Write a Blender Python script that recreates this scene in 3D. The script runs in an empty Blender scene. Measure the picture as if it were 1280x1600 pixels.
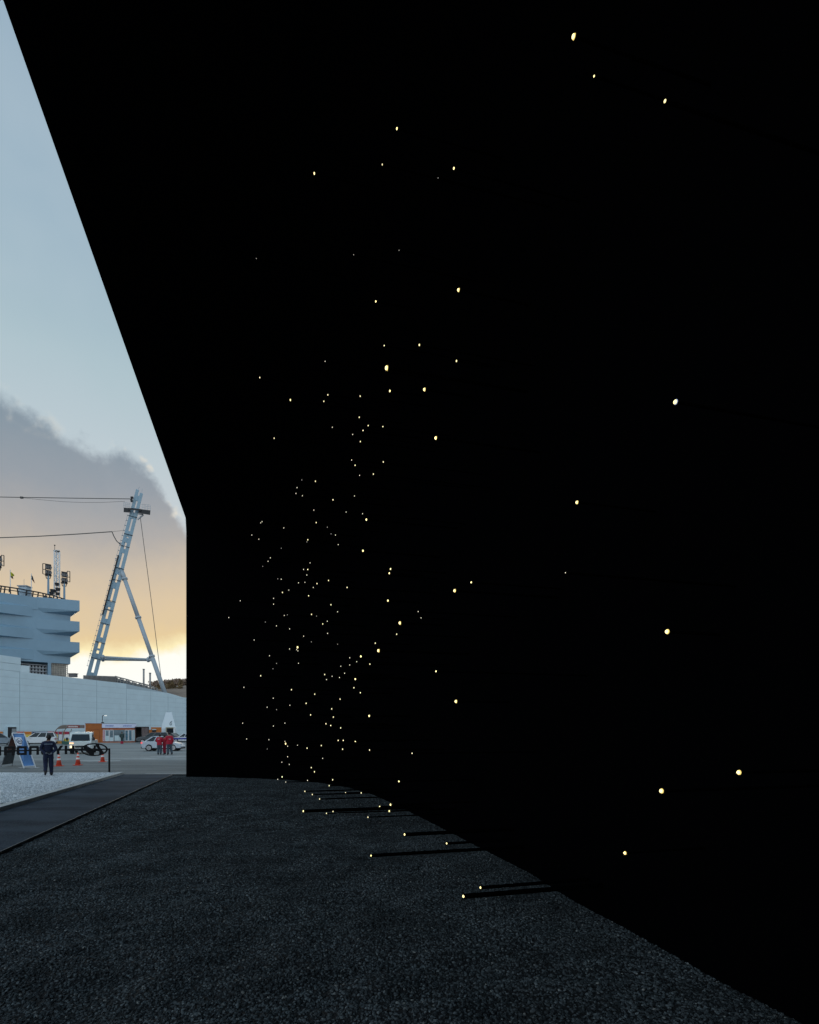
import bpy, bmesh, math, random
from mathutils import Vector, Matrix, noise
R = math.radians
rnd = random.Random(7)
scene = bpy.context.scene
COL = scene.collection

# ------------------------------------------------------------------ camera
F, HY, H = 880.0, 1140.0, 2.1           # focal length and horizon row of a 1280 px wide picture, eye height in metres
cam = bpy.data.objects.new('camera', bpy.data.cameras.new('camera'))
COL.objects.link(cam); scene.camera = cam
cam.location = (0, 0, H); cam.rotation_euler = (R(90), 0, 0)
cam.data.sensor_fit = 'HORIZONTAL'; cam.data.sensor_width = 36
cam.data.lens = F / 1280 * 36; cam.data.shift_y = (HY - 800) / 1280
cam.data.clip_start = 0.05; cam.data.clip_end = 6000

# ------------------------------------------------------------------ light
SUN_AZ, SUN_EL = -28.0, 4.0              # degrees right of +Y, above the horizon (sun behind the cloud bank)
scene.view_settings.view_transform = 'Standard'; scene.view_settings.look = 'None'
scene.view_settings.exposure = 0; scene.view_settings.gamma = 1
scene.view_settings.use_curve_mapping = False

def lin(r, g, b):
    f = lambda c: (c/255/12.92) if c/255 <= .04045 else ((c/255+.055)/1.055)**2.4
    return (f(r), f(g), f(b), 1)

class NT:
    """small helper round a node tree"""
    def __init__(s, tree): s.t = tree; s.n = tree.nodes; s.l = tree.links
    def node(s, typ, **kw):
        nd = s.n.new(typ)
        for k, v in kw.items(): setattr(nd, k, v)
        return nd
    def put(s, nd, key, v):
        if v is None: return
        if hasattr(v, 'node'): s.l.new(v, nd.inputs[key])
        else: nd.inputs[key].default_value = v
    def math(s, op, a, b=None, c=None, clamp=False):
        nd = s.node('ShaderNodeMath', operation=op, use_clamp=clamp)
        s.put(nd, 0, a); s.put(nd, 1, b); s.put(nd, 2, c)
        return nd.outputs[0]
    def ramp(s, fac, stops, interp='LINEAR'):
        nd = s.node('ShaderNodeValToRGB'); cr = nd.color_ramp; cr.interpolation = interp
        while len(cr.elements) < len(stops): cr.elements.new(.5)
        for e, (p, c) in zip(cr.elements, stops): e.position = p; e.color = c
        s.put(nd, 0, fac); return nd.outputs[0]
    def mix(s, fac, a, b, mode='MIX'):
        nd = s.node('ShaderNodeMix', data_type='RGBA', blend_type=mode)
        s.put(nd, 0, fac); s.put(nd, 6, a); s.put(nd, 7, b); return nd.outputs[2]
    def noise(s, vec, scale, detail=3, rough=.5, out=0):
        nd = s.node('ShaderNodeTexNoise'); s.put(nd, 'Vector', vec)
        nd.inputs['Scale'].default_value = scale; nd.inputs['Detail'].default_value = detail
        nd.inputs['Roughness'].default_value = rough; return nd.outputs[out]
    def smooth(s, v, lo, hi):
        nd = s.node('ShaderNodeMapRange', interpolation_type='SMOOTHSTEP')
        s.put(nd, 0, v); nd.inputs[1].default_value = lo; nd.inputs[2].default_value = hi
        return nd.outputs[0]

def make_world():
    w = bpy.data.worlds.new('World'); scene.world = w; w.use_nodes = True
    t = NT(w.node_tree); t.n.clear()
    out = t.node('ShaderNodeOutputWorld'); bg = t.node('ShaderNodeBackground')
    t.l.new(bg.outputs[0], out.inputs[0])
    co = t.node('ShaderNodeTexCoord').outputs['Generated']
    sep = t.node('ShaderNodeSeparateXYZ'); t.l.new(co, sep.inputs[0])
    x, y, z = sep.outputs
    az = t.math('MULTIPLY', t.math('ARCTAN2', x, y), 180/math.pi)            # degrees, 0 = +Y
    el = t.math('MULTIPLY', t.math('ARCSINE', z), 180/math.pi)
    n1 = t.noise(co, 7, 8, .62); n2 = t.noise(co, 34, 5, .6)
    nz = t.math('SUBTRACT', t.math('ADD', t.math('MULTIPLY', n1, .6), t.math('MULTIPLY', n2, .4)), .5)
    # upper sky
    e01 = t.math('DIVIDE', t.math('MAXIMUM', el, 0), 90)
    clear = t.ramp(e01, [(0, lin(205,203,198)), (.17, lin(193,200,206)), (.26, lin(182,197,205)), (.33, lin(168,190,199)),
                         (.42, lin(143,171,189)), (.52, lin(127,157,181)), (1, lin(112,142,170))])
    veil = t.noise(co, 3.2, 4, .5)
    clear = t.mix(t.math('MULTIPLY', t.smooth(veil, .40, .70), .5), clear, lin(180,196,206))
    sky = t.node('ShaderNodeTexSky', sky_type='NISHITA', sun_disc=False)
    sky.sun_elevation = R(SUN_EL); sky.sun_rotation = R(SUN_AZ)
    clear = t.mix(.012, clear, sky.outputs[0], 'ADD')
    # cloud bank: height of its top by azimuth
    fc = t.node('ShaderNodeFloatCurve'); cv = fc.mapping.curves[0]
    pts = [(-180, 9), (-120, 14), (-70, 22), (-40, 25.6), (-36, 25.7), (-33.5, 25.2), (-30, 23.9), (-26.4, 23.8), (-24, 21.6),
           (-22.6, 19.2), (-21, 17.0), (-10, 10), (30, 8), (110, 6), (180, 9)]
    while len(cv.points) < len(pts): cv.points.new(.5, .5)
    for p, (a, b) in zip(cv.points, pts): p.location = ((a+180)/360, b/90); p.handle_type = 'VECTOR'
    fc.mapping.update()
    t.put(fc, 1, t.math('DIVIDE', t.math('ADD', az, 180), 360))
    top = t.math('MULTIPLY', fc.outputs[0], 90)
    d = t.math('SUBTRACT', t.math('ADD', top, t.math('MULTIPLY', nz, 7.0)), el)
    mask = t.smooth(d, -.6, 1.1)
    elw = t.math('ADD', el, t.math('MULTIPLY', nz, 4.0))
    elw = t.math('SUBTRACT', elw, t.math('MULTIPLY', t.smooth(az, -27.5, -20), 1.3))
    cl01 = t.math('DIVIDE', t.math('MAXIMUM', elw, 0), 30)
    cloud = t.ramp(cl01, [(0, (1,.95,.80,1)), (.13, (1,1,.95,1)), (.20, (1,1,.92,1)), (.230, lin(255,240,190)), (.268, lin(232,206,160)), (.30, lin(226,202,163)),
                          (.37, lin(221,199,166)), (.46, lin(205,190,170)), (.56, lin(176,172,169)), (.68, lin(152,159,167)),
                          (.8, lin(138,152,164)), (.95, lin(130,147,161))])
    # away from the sun the band near the horizon loses its glow
    azd = t.math('DIVIDE', t.math('ABSOLUTE', t.math('SUBTRACT', az, SUN_AZ)), 60)
    glow = t.math('SUBTRACT', 1, t.smooth(azd, .12, 1.0))
    cool = t.ramp(e01, [(0, lin(196,190,188)), (.1, lin(176,180,190)), (.3, lin(150,163,178))])
    cloud = t.mix(glow, cool, cloud)
    wisps = t.smooth(t.noise(co, 11, 6, .6), .5, .78)
    cloud = t.mix(t.math('MULTIPLY', wisps, .10), cloud, lin(190,190,196))
    col = t.mix(mask, clear, cloud)
    # lit fringe of the bank on the sun's side
    rim = t.math('MULTIPLY', t.smooth(d, -1.0, -.1), t.math('SUBTRACT', 1, t.smooth(d, .1, 1.6)))
    rim = t.math('MULTIPLY', rim, t.smooth(t.noise(co, 26, 3, .5), .54, .68))
    rim = t.math('MULTIPLY', rim, t.math('SUBTRACT', 1, t.smooth(azd, .08, .28)))
    rim = t.math('MULTIPLY', rim, t.math('ADD', .25, t.math('MULTIPLY', t.smooth(az, -31, -26), .75)))
    col = t.mix(t.math('MULTIPLY', rim, .85), col, lin(236,226,208))
    # unseen sky behind the camera, brightened on purpose to lift wall and ground
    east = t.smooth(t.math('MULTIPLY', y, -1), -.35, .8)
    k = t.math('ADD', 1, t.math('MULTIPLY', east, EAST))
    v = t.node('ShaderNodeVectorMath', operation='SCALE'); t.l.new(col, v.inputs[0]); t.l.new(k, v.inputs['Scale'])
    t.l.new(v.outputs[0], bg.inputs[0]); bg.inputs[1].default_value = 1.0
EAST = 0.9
make_world()

sl = bpy.data.lights.new('sun', 'SUN'); sl.energy = 0.5; sl.angle = R(12); sl.color = (1, .86, .66)
sun = bpy.data.objects.new('sun', sl); COL.objects.link(sun)
sd = Vector((math.sin(R(SUN_AZ))*math.cos(R(SUN_EL)), math.cos(R(SUN_AZ))*math.cos(R(SUN_EL)), math.sin(R(SUN_EL))))
sun.rotation_euler = sd.to_track_quat('Z', 'Y').to_euler(); sun.location = (-30, 40, 40)

# ------------------------------------------------------------------ helpers
def G(px, py, z=0):                      # ground point seen at a pixel
    Y = F*(H-z)/(py-HY); return Vector(((px-640)/F*Y, Y, z))
def P(px, py, Y): return Vector(((px-640)/F*Y, Y, H-(py-HY)/F*Y))
def face(v): return math.atan2(-v[0], v[1])      # turns local +Y away from the camera

def mat(name, rgb, rough=.7, metal=0, spec=.4, var=.0, vscale=3, bump=0, bscale=40, emit=None, estr=0, trans=0, coat=0):
    m = bpy.data.materials.new(name); m.use_nodes = True
    t = NT(m.node_tree); b = m.node_tree.nodes['Principled BSDF']
    c = rgb if len(rgb) == 4 else (*rgb, 1)
    co = t.node('ShaderNodeTexCoord').outputs['Object']
    if var:
        n = t.noise(co, vscale, 5, .6)
        f = t.node('ShaderNodeMapRange'); t.l.new(n, f.inputs[0]); f.inputs[1].default_value=.3; f.inputs[2].default_value=.7
        a = tuple(x*(1-var) for x in c[:3])+(1,); d = tuple(min(1, x*(1+var)) for x in c[:3])+(1,)
        t.l.new(t.mix(f.outputs[0], a, d), b.inputs['Base Color'])
    else: b.inputs['Base Color'].default_value = c
    b.inputs['Roughness'].default_value = rough; b.inputs['Metallic'].default_value = metal
    b.inputs['Specular IOR Level'].default_value = spec
    b.inputs['Coat Weight'].default_value = coat
    b.inputs['Transmission Weight'].default_value = trans
    if bump:
        bn = t.node('ShaderNodeBump'); bn.inputs['Strength'].default_value = bump; bn.inputs['Distance'].default_value = .02
        t.l.new(t.noise(co, bscale, 4), bn.inputs['Height']); t.l.new(bn.outputs[0], b.inputs['Normal'])
    if emit:
        b.inputs['Emission Color'].default_value = (*emit[:3], 1); b.inputs['Emission Strength'].default_value = estr
        m.cycles.emission_sampling = 'NONE'
    return m

class MB:
    def __init__(s): s.v = []; s.f = []
    def add(s, vs, fs):
        o = len(s.v); s.v += [tuple(v) for v in vs]; s.f += [tuple(i+o for i in f) for f in fs]; return s
    def box(s, x0, x1, y0, y1, z0, z1, M=None):
        vs = [Vector((x, y, z)) for z in (z0, z1) for y in (y0, y1) for x in (x0, x1)]
        if M: vs = [M @ v for v in vs]
        return s.add(vs, [(0,2,3,1),(4,5,7,6),(0,1,5,4),(2,6,7,3),(0,4,6,2),(1,3,7,5)])
    def tube(s, a, b, r0, r1=None, n=8, cap=True):
        a, b = Vector(a), Vector(b); r1 = r0 if r1 is None else r1
        d = (b-a).normalized(); u = d.orthogonal().normalized(); w = d.cross(u)
        vs = []
        for p, r in ((a, r0), (b, r1)):
            for i in range(n):
                t = 2*math.pi*i/n; vs.append(p + r*(math.cos(t)*u + math.sin(t)*w))
        fs = [(i, (i+1)%n, n+(i+1)%n, n+i) for i in range(n)]
        if cap: fs += [tuple(reversed(range(n))), tuple(range(n, 2*n))]
        return s.add(vs, fs)
    def path(s, pts, r, n=6):
        for a, b in zip(pts, pts[1:]): s.tube(a, b, r, r, n)
        return s
    def beam(s, a, b, w, d, up=(0, 1, 0)):               # rectangular bar: w across, d along up
        a, b = Vector(a), Vector(b); ax = (b-a).normalized(); u = Vector(up); u = (u-ax*u.dot(ax)).normalized(); c = ax.cross(u)
        vs = [p + c*i*w/2 + u*j*d/2 for p in (a, b) for i, j in ((-1,-1),(1,-1),(1,1),(-1,1))]
        return s.add(vs, [(0,3,2,1),(4,5,6,7),(0,1,5,4),(1,2,6,5),(2,3,7,6),(3,0,4,7)])
    def beamr(s, a, b, w, d): return s.beam(a, b, w, d, (-.47, 1, 0))
    def slab(s, p, th):                                   # thick quad from 4 corners
        p = [Vector(q) for q in p]; n = (p[1]-p[0]).cross(p[3]-p[0]).normalized()*th
        return s.add(p+[q+n for q in p], [(3,2,1,0),(4,5,6,7),(0,1,5,4),(1,2,6,5),(2,3,7,6),(3,0,4,7)])
    def prism(s, poly, y0, y1, M=None, inset=0, bev=0):   # polygon in x,z pulled along y
        n = len(poly); cx = sum(p[0] for p in poly)/n; cz = sum(p[1] for p in poly)/n
        def ring(y, k): return [Vector((cx+(x-cx)*(1-k), y, cz+(z-cz)*(1-k))) for x, z in poly]
        rings = [ring(y0, inset), ring(y0+bev, 0), ring(y1-bev, 0), ring(y1, inset)] if bev else [ring(y0, 0), ring(y1, 0)]
        vs = [v for r in rings for v in r]
        if M: vs = [M @ v for v in vs]
        fs = [tuple(range(n)), tuple(reversed([(len(rings)-1)*n+i for i in range(n)]))]
        for k in range(len(rings)-1): fs += [(k*n+i, (k+1)*n+i, (k+1)*n+(i+1)%n, k*n+(i+1)%n) for i in range(n)]
        return s.add(vs, fs)
    def lathe(s, prof, n=16, M=None):                     # profile of (r, z) round z
        vs = [Vector((r*math.cos(2*math.pi*i/n), r*math.sin(2*math.pi*i/n), z)) for r, z in prof for i in range(n)]
        if M: vs = [M @ v for v in vs]
        fs = [(k*n+i, k*n+(i+1)%n, (k+1)*n+(i+1)%n, (k+1)*n+i) for k in range(len(prof)-1) for i in range(n)]
        fs += [tuple(reversed(range(n))), tuple((len(prof)-1)*n+i for i in range(n))]
        return s.add(vs, fs)
    def mesh(s, name, m, smooth=False):
        me = bpy.data.meshes.new(name); me.from_pydata(s.v, [], s.f); me.update()
        bm = bmesh.new(); bm.from_mesh(me); bmesh.ops.recalc_face_normals(bm, faces=bm.faces); bm.to_mesh(me); bm.free()
        if m: me.materials.append(m)
        if smooth: me.polygons.foreach_set('use_smooth', [True]*len(me.polygons))
        return me
    def obj(s, name, m, parent=None, smooth=False, bevel=0):
        o = bpy.data.objects.new(name, s.mesh(name, m, smooth)); COL.objects.link(o); o.parent = parent
        if bevel:
            bv = o.modifiers.new('bevel', 'BEVEL'); bv.width = bevel; bv.segments = 2; bv.limit_method = 'ANGLE'; bv.angle_limit = R(40)
        return o

def tag(o, label=None, cat=None, group=None, kind=None):
    for k, v in (('label', label), ('category', cat), ('group', group), ('kind', kind)):
        if v: o[k] = v
    return o
def empty(name, loc=(0,0,0), rz=0, label=None, cat=None, group=None):
    o = bpy.data.objects.new(name, None); COL.objects.link(o); o.location = loc; o.rotation_euler = (0,0,rz)
    return tag(o, label, cat, group)
def copy_tree(o, parent=None):
    c = o.copy(); COL.objects.link(c); c.parent = parent
    for ch in [q for q in bpy.data.objects if q.parent == o]: copy_tree(ch, c)
    return c
def poly_sheet(name, pts, m, z, label=None, kind='structure'):
    o = bpy.data.objects.new(name, bpy.data.meshes.new(name)); COL.objects.link(o)
    o.data.from_pydata([(p[0], p[1], z) for p in pts], [], [tuple(range(len(pts)))]); o.data.materials.append(m)
    return tag(o, label, kind=kind)

# ------------------------------------------------------------------ ground materials
def ground_mat(name, c1, c2, sc1, c3, sc3, rough=.9, bump=.3, bscale=60, stretch=None, lo=.35, hi=.65, spec=.25):
    m = bpy.data.materials.new(name); m.use_nodes = True
    t = NT(m.node_tree); b = m.node_tree.nodes['Principled BSDF']
    co = t.node('ShaderNodeTexCoord').outputs['Object']
    cs = co
    if stretch:
        mp = t.node('ShaderNodeMapping'); t.l.new(co, mp.inputs[0]); mp.inputs['Scale'].default_value = stretch; cs = mp.outputs[0]
    a = t.smooth(t.noise(cs, sc1, 6, .6), lo, hi)
    col = t.mix(a, (*c1, 1), (*c2, 1))
    g = t.smooth(t.noise(co, sc3, 3, .6), .45, .75)
    col = t.mix(t.math('MULTIPLY', g, .6), col, (*c3, 1))
    t.l.new(col, b.inputs['Base Color']); b.inputs['Roughness'].default_value = rough; b.inputs['Specular IOR Level'].default_value = spec
    bn = t.node('ShaderNodeBump'); bn.inputs['Strength'].default_value = bump; bn.inputs['Distance'].default_value = .015
    t.l.new(t.noise(co, bscale, 5, .7), bn.inputs['Height']); t.l.new(bn.outputs[0], b.inputs['Normal'])
    return m
M_lot = ground_mat('car_park_asphalt', (.205,.21,.205), (.285,.29,.28), .25, (.33,.33,.32), 3.5, stretch=(.35, 1.2, 1))
M_road = ground_mat('road_asphalt', (.125,.13,.13), (.19,.195,.19), .45, (.24,.24,.23), 6, stretch=(.25, 1.6, 1))
M_path = ground_mat('path_asphalt', (.022,.032,.044), (.052,.068,.088), .8, (.10,.12,.14), 26, spec=.05, stretch=(.5, 1.2, 1))
M_line = ground_mat('worn_concrete', (.24,.24,.235), (.44,.44,.43), 1.2, (.5,.5,.49), 5, stretch=(.3, 1, 1))
M_kerb = mat('concrete_kerb', (.50,.50,.48), .85, var=.2, vscale=6, bump=.3, bscale=60)
M_edge = mat('steel_edging', (.24,.24,.24), .6, .2, var=.25, vscale=8)
M_black = mat('super_black_coating', (.0013,.0014,.0018), 1, spec=0)
M_rod = mat('black_rod_paint', (.0012,.0012,.0014), 1, spec=0)
M_soil = mat('black_gravel_bed', (.006,.0075,.009), .9, var=.5, vscale=40, bump=.8, bscale=60)

# ------------------------------------------------------------------ ground and roads
def line_x(a, b):
    s = (b.x-a.x)/(b.y-a.y); return lambda Y: a.x+(Y-a.y)*s
xe = line_x(G(0,1332), G(270,1210)); xk = line_x(G(0,1268), G(190,1211))
YF = 26.4                                 # far end of gravel beds and path
poly_sheet('ground', [(-1500,-400),(1500,-400),(1500,2600),(-1500,2600)], M_lot, -.30)
# asphalt car park is raised flush with the path; the beds are cut into it
poly_sheet('car_park', [(-400,YF),(300,YF),(300,420),(-400,420)], M_lot, -.008)
poly_sheet('road', [(-400,YF+.02),(300,YF+.02),(300,G(0,1187).y),(-400,G(0,1189.5).y)], M_road, -.003)
def strip(px0, y0a, y0b, px1, y1a, y1b): return [G(px0,y0b), G(px1,y1b), G(px1,y1a), G(px0,y0a)]
wp = MB()
r2 = random.Random(3)
def worn(px0, px1, ya, yb, n):
    top, bot = [], []
    for i in range(n+1):
        px = px0+(px1-px0)*i/n; k = 0.15+0.85*max(0, math.sin(math.pi*i/n))**.5
        mid = (ya+yb)/2; hh = (yb-ya)/2*k
        top.append(G(px, mid-hh*(.6+.6*r2.random()))); bot.append(G(px, mid+hh*(.6+.6*r2.random())))
    return top, bot
for args in ((150,292,1184.2,1186.2,26),(232,300,1181.6,1183.6,14),(118,190,1187.6,1190,14),(28,62,1198.6,1200.4,8)):
    tp, bt = worn(*args); n = len(tp)
    wp.add([Vector((p.x,p.y,.001)) for p in tp+bt], [(i, i+1, n+i+1, n+i) for i in range(n-1)])
tag(wp.obj('worn_road_marking', M_line), kind='structure')
wl = MB(); a, b = G(225,1209.2), G(292,1208.6)
wl.add([(a.x,a.y,.001),(b.x,b.y,.001),(b.x,b.y+.35,.001),(a.x,a.y+.25,.001)], [(0,1,2,3)])
tag(wl.obj('painted_line', M_line), kind='structure')
poly_sheet('path', [(xk(-30),-30),(xe(-30),-30),(xe(YF),YF),(xk(YF),YF)], M_path, 0)
# bed bottoms
k = MB()
for Y0 in [(-6+2.0*i) for i in range(17)]:
    Y1 = min(Y0+1.99, YF)
    if Y1 <= Y0: continue
    k.add([(xk(Y0)-.26,Y0,-.06),(xk(Y0),Y0,-.06),(xk(Y1),Y1,-.06),(xk(Y1)-.26,Y1,-.06),
           (xk(Y0)-.26,Y0,.11),(xk(Y0),Y0,.11),(xk(Y1),Y1,.11),(xk(Y1)-.26,Y1,.11)],
          [(3,2,1,0),(4,5,6,7),(0,1,5,4),(1,2,6,5),(2,3,7,6),(3,0,4,7)])
tag(k.obj('kerb', M_kerb, bevel=.008), kind='structure')
e = MB()
e.add([(xe(-8),-8,-.06),(xe(-8)+.012,-8,-.06),(xe(YF)+.012,YF,-.06),(xe(YF),YF,-.06),
       (xe(-8),-8,.02),(xe(-8)+.012,-8,.02),(xe(YF)+.012,YF,.02),(xe(YF),YF,.02)],
      [(3,2,1,0),(4,5,6,7),(0,1,5,4),(1,2,6,5),(2,3,7,6),(3,0,4,7)])
tag(e.obj('edging_strip', M_edge), kind='structure')

# ------------------------------------------------------------------ pavilion
C0 = G(291, 1213)                         # far corner of the pavilion
dv = Vector((-.2653, 1, 0)).normalized(); nv = Vector((dv.y, -dv.x, 0))
ZT = (HY-812)*C0.y/F+H; LEN = 44.0
def uw(p): q = Vector((p[0], p[1], 0))-Vector((C0.x, C0.y, 0)); return -q.dot(dv), q.dot(nv)
edge_px = [(291,1213),(340,1214.6),(400,1216.5),(450,1219),(500,1223.5),(545,1231),(580,1241),(610,1254),(650,1274),(700,1299),(760,1330),(830,1366),(897,1409),(995,1458),(1085,1501),(1182,1557),(1265,1595)]
UW = [uw(G(*p, -.035)) for p in edge_px]; UW[0] = (0, 0)
UW = [UW[0]] + [q for q in UW[1:] if q[0] < LEN/2-1]; UW.append((LEN/2, UW[-1][1]+.02))
def wb(u):
    u = min(max(u, 0), LEN)
    if u > LEN/2: u = LEN-u
    for (a, wa), (b, w_) in zip(UW, UW[1:]):
        if a <= u <= b: t = (u-a)/(b-a) if b > a else 0; return wa+(w_-wa)*t
    return UW[-1][1]
def gz(z): return 1-(max(z, 0)/ZT)**6
def ws(u, z): return wb(u)*gz(z)
pav = empty('pavilion', (C0.x, C0.y, 0), 0, 'huge matte black pavilion with a curved overhanging face sprinkled with tiny lights', 'pavilion')
def pw(u, w, z): return Vector((0,0,0))-dv*u+nv*w+Vector((0,0,z))       # relative to pavilion root
us = [q[0] for q in UW]
ul = sorted(set([round(x, 3) for a, b in zip(us, us[1:]) for x in (a, (a+b)/2, b)]))
ul = ul+[LEN-x for x in reversed(ul) if LEN-x > ul[-1]+.01]
zl = [-.09]+[ZT*i/22 for i in range(23)]
for side in range(4):
    mb = MB(); vs = []
    for z in zl:
        for u in ul:
            p, q = u, (ws(u, z) if side == 0 else 3.5*4*u/LEN*(1-u/LEN)*gz(z))
            if side == 1: p, q = LEN-q, u
            elif side == 2: p, q = LEN-u, LEN-q
            elif side == 3: p, q = q, LEN-u
            vs.append(pw(p, q, z))
    n = len(ul)
    mb.add(vs, [(j*n+i, j*n+i+1, (j+1)*n+i+1, (j+1)*n+i) for j in range(len(zl)-1) for i in range(n-1)])
    mb.obj('facade', M_black, pav, smooth=True)
mb = MB(); mb.add([pw(0,0,ZT-.002), pw(LEN,0,ZT-.002), pw(LEN,LEN,ZT-.002), pw(0,LEN,ZT-.002)], [(0,1,2,3)])
mb.add([pw(8,8,-.04), pw(LEN-8,8,-.04), pw(LEN-8,LEN-8,-.04), pw(8,LEN-8,-.04)], [(0,1,2,3)])
mb.obj('roof', M_black, pav)

# lights on rods: pixel of each lit tip and its size class
S = {'a':6.4,'b':4.6,'c':3.6,'k':3.1,'d':2.5,'e':1.9,'f':1.5}
STARS = '''897,57,a 929,119,k 1040,158,b 621,201,c 598,257,d 710,263,c 492,271,c 685,278,f 401,404,f 553,398,f 624,391,f 717,453,b 588,471,k
601,540,d 656,539,k 714,564,k 605,575,a 508.6,564.6,e 406.6,590,d 454.5,625,k 513,617,d 506.7,627,d 563.4,619,d 610,611,c 663.8,608.6,b 562,652,d 576,665,d
599,666.6,d 568,672.6,d 551.6,678.8,e 519.8,667.6,e 563.7,690,d 429,684.7,d 681.5,684.4,b 550,718.8,e 555.5,727,d 562.4,742.8,e 584,740.8,d 599.5,721.8,d
472,750,f 493.5,752,d 464.7,762,e 463,771,e 473,774.6,e 521,781,d 554.5,775,e 541.4,800,e 491,797,e 567,802.8,e 573.3,812,c 494.8,816.6,d 410,815,e 408,817,e
444,825,e 394,836,e 405,842.5,e 481.7,843.5,d 480,846.8,f 512,823.8,f 517.8,834,f 524.7,836,e 529,851,e 440,856.6,f 568,860.6,c 423,871.7,e 419.4,877,e 411,885,f
485,879.6,e 474.8,889.8,e 481.7,889.8,d 480,898.6,e 611,889,k 609,895.7,k 434.5,904.5,f 440,905,e 467,910.7,e 477,910,e 496,912,d 490,918,e 514,907,d 543,918,d
442,925.8,d 451.8,922,e 483,931,d 428,935,e 428,944,e 376,938.7,e 358,965,e 517.8,945,d 528,956,e 415,972,f 432.5,978,e 444.7,961.7,e 449.5,960.7,f 487.5,960,d
495,962.7,f 453,982.7,e 505,975,d 512,970.7,e 512.5,989.7,e 475,994,e 487,1003,f 397.7,1000,e 528,1006.7,f 465.7,1011.5,c 464,1015,e 466,1017,e 453,1014,e
421.7,1024.7,e 432.5,1036.7,f 427,1045,f 467,1036.5,e 408,1056,d 508,1054,d 510.7,1062,e 519.5,1056.7,e 531,1058.7,e 539,1052,e 533,1041,e 547,1039,e 547,1028,e
558,1034,e 564.7,1025.7,c 578.7,1037.7,d 587,1005,d 592,1016.7,b 620.5,991,d 625.5,973.5,b 607,938.5,c 654,955.7,e 658.5,965.5,e 556,1061,c 553.7,1074.7,d
456,1077.7,d 381.7,1074,e 563.7,1082.5,d 427.5,1091,e 418,1105,e 453.5,1102,e 432.7,1109,f 492.5,1084.7,d 479,1099,d 532,1092.5,d 519,1107.7,d 486,1117,d
521.5,1120.5,d 577.7,1118.7,c 510,1131,d 517.5,1133.7,d 533,1137.5,d 445.7,1130,e 427.7,1134.5,e 379.7,1130,e 386,1154.7,e 420.7,1156,e 445.7,1158.5,e 447,1162,k
450,1166,e 418,1170.5,f 465.5,1164.7,e 480.5,1169,d 502.7,1165,d 529,1157,d 537,1157,d 536,1170.7,d 556,1158,k 578,1172,d 644.5,1177,d 450,1182.5,e 441,1191,e
452.5,1194.5,e 504.7,1185,e 487,1199.5,d 492,1206,d 441.5,1214,d 434.5,1217.7,e 447,1222,e 481,1219.5,e 520.5,1218.5,d 515,1227.7,d 624,1221,k
477,1236.5,d 488.7,1241.5,d 500,1248.5,d 540.5,1239,d 565,1239,d 474.7,1267.5,k,.035 510.7,1271,d 521,1268,d 594,1260.7,k 611,1257.4,c 609,1267.5,k 575.6,1277,d
633,1304,c,.028 698.6,1318,k,.021 580.5,1337,k,.025 751.5,1387,c,.021 725,1400.6,b,.028 1056,628,a 902,785,b 884,895,e 737,910,k 711,923,b 682,1049,k 713,1096,b
1043,987,a 1155,1207,a 1034,1236,a 977,1333,b'''.split()
M_tip = mat('led_warm', (.9,.8,.5), .4, emit=(1,.84,.36), estr=1.9)
M_tip2 = mat('led_small', (.9,.85,.7), .4, emit=(1,.86,.46), estr=1.05)
M_tip3 = mat('led_dim', (.9,.85,.7), .4, emit=(1,.90,.66), estr=.78)
M_tip4 = mat('led_faint', (.5,.5,.45), .4, emit=(1,.92,.78), estr=.38)
M_ring = mat('lens_halo_ring', (.4,.5,.8), .3, emit=(.36,.44,.72), estr=.45)
M_warm = mat('warm_halo', (.8,.6,.2), .4, emit=(1,.74,.20), estr=.6)  # added halo glow around the larger tips
tipm, rodm = {}, {}
ax = nv                                    # rods run straight into the face
rs = random.Random(11)
Ocam = Vector((0,0,H))
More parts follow.
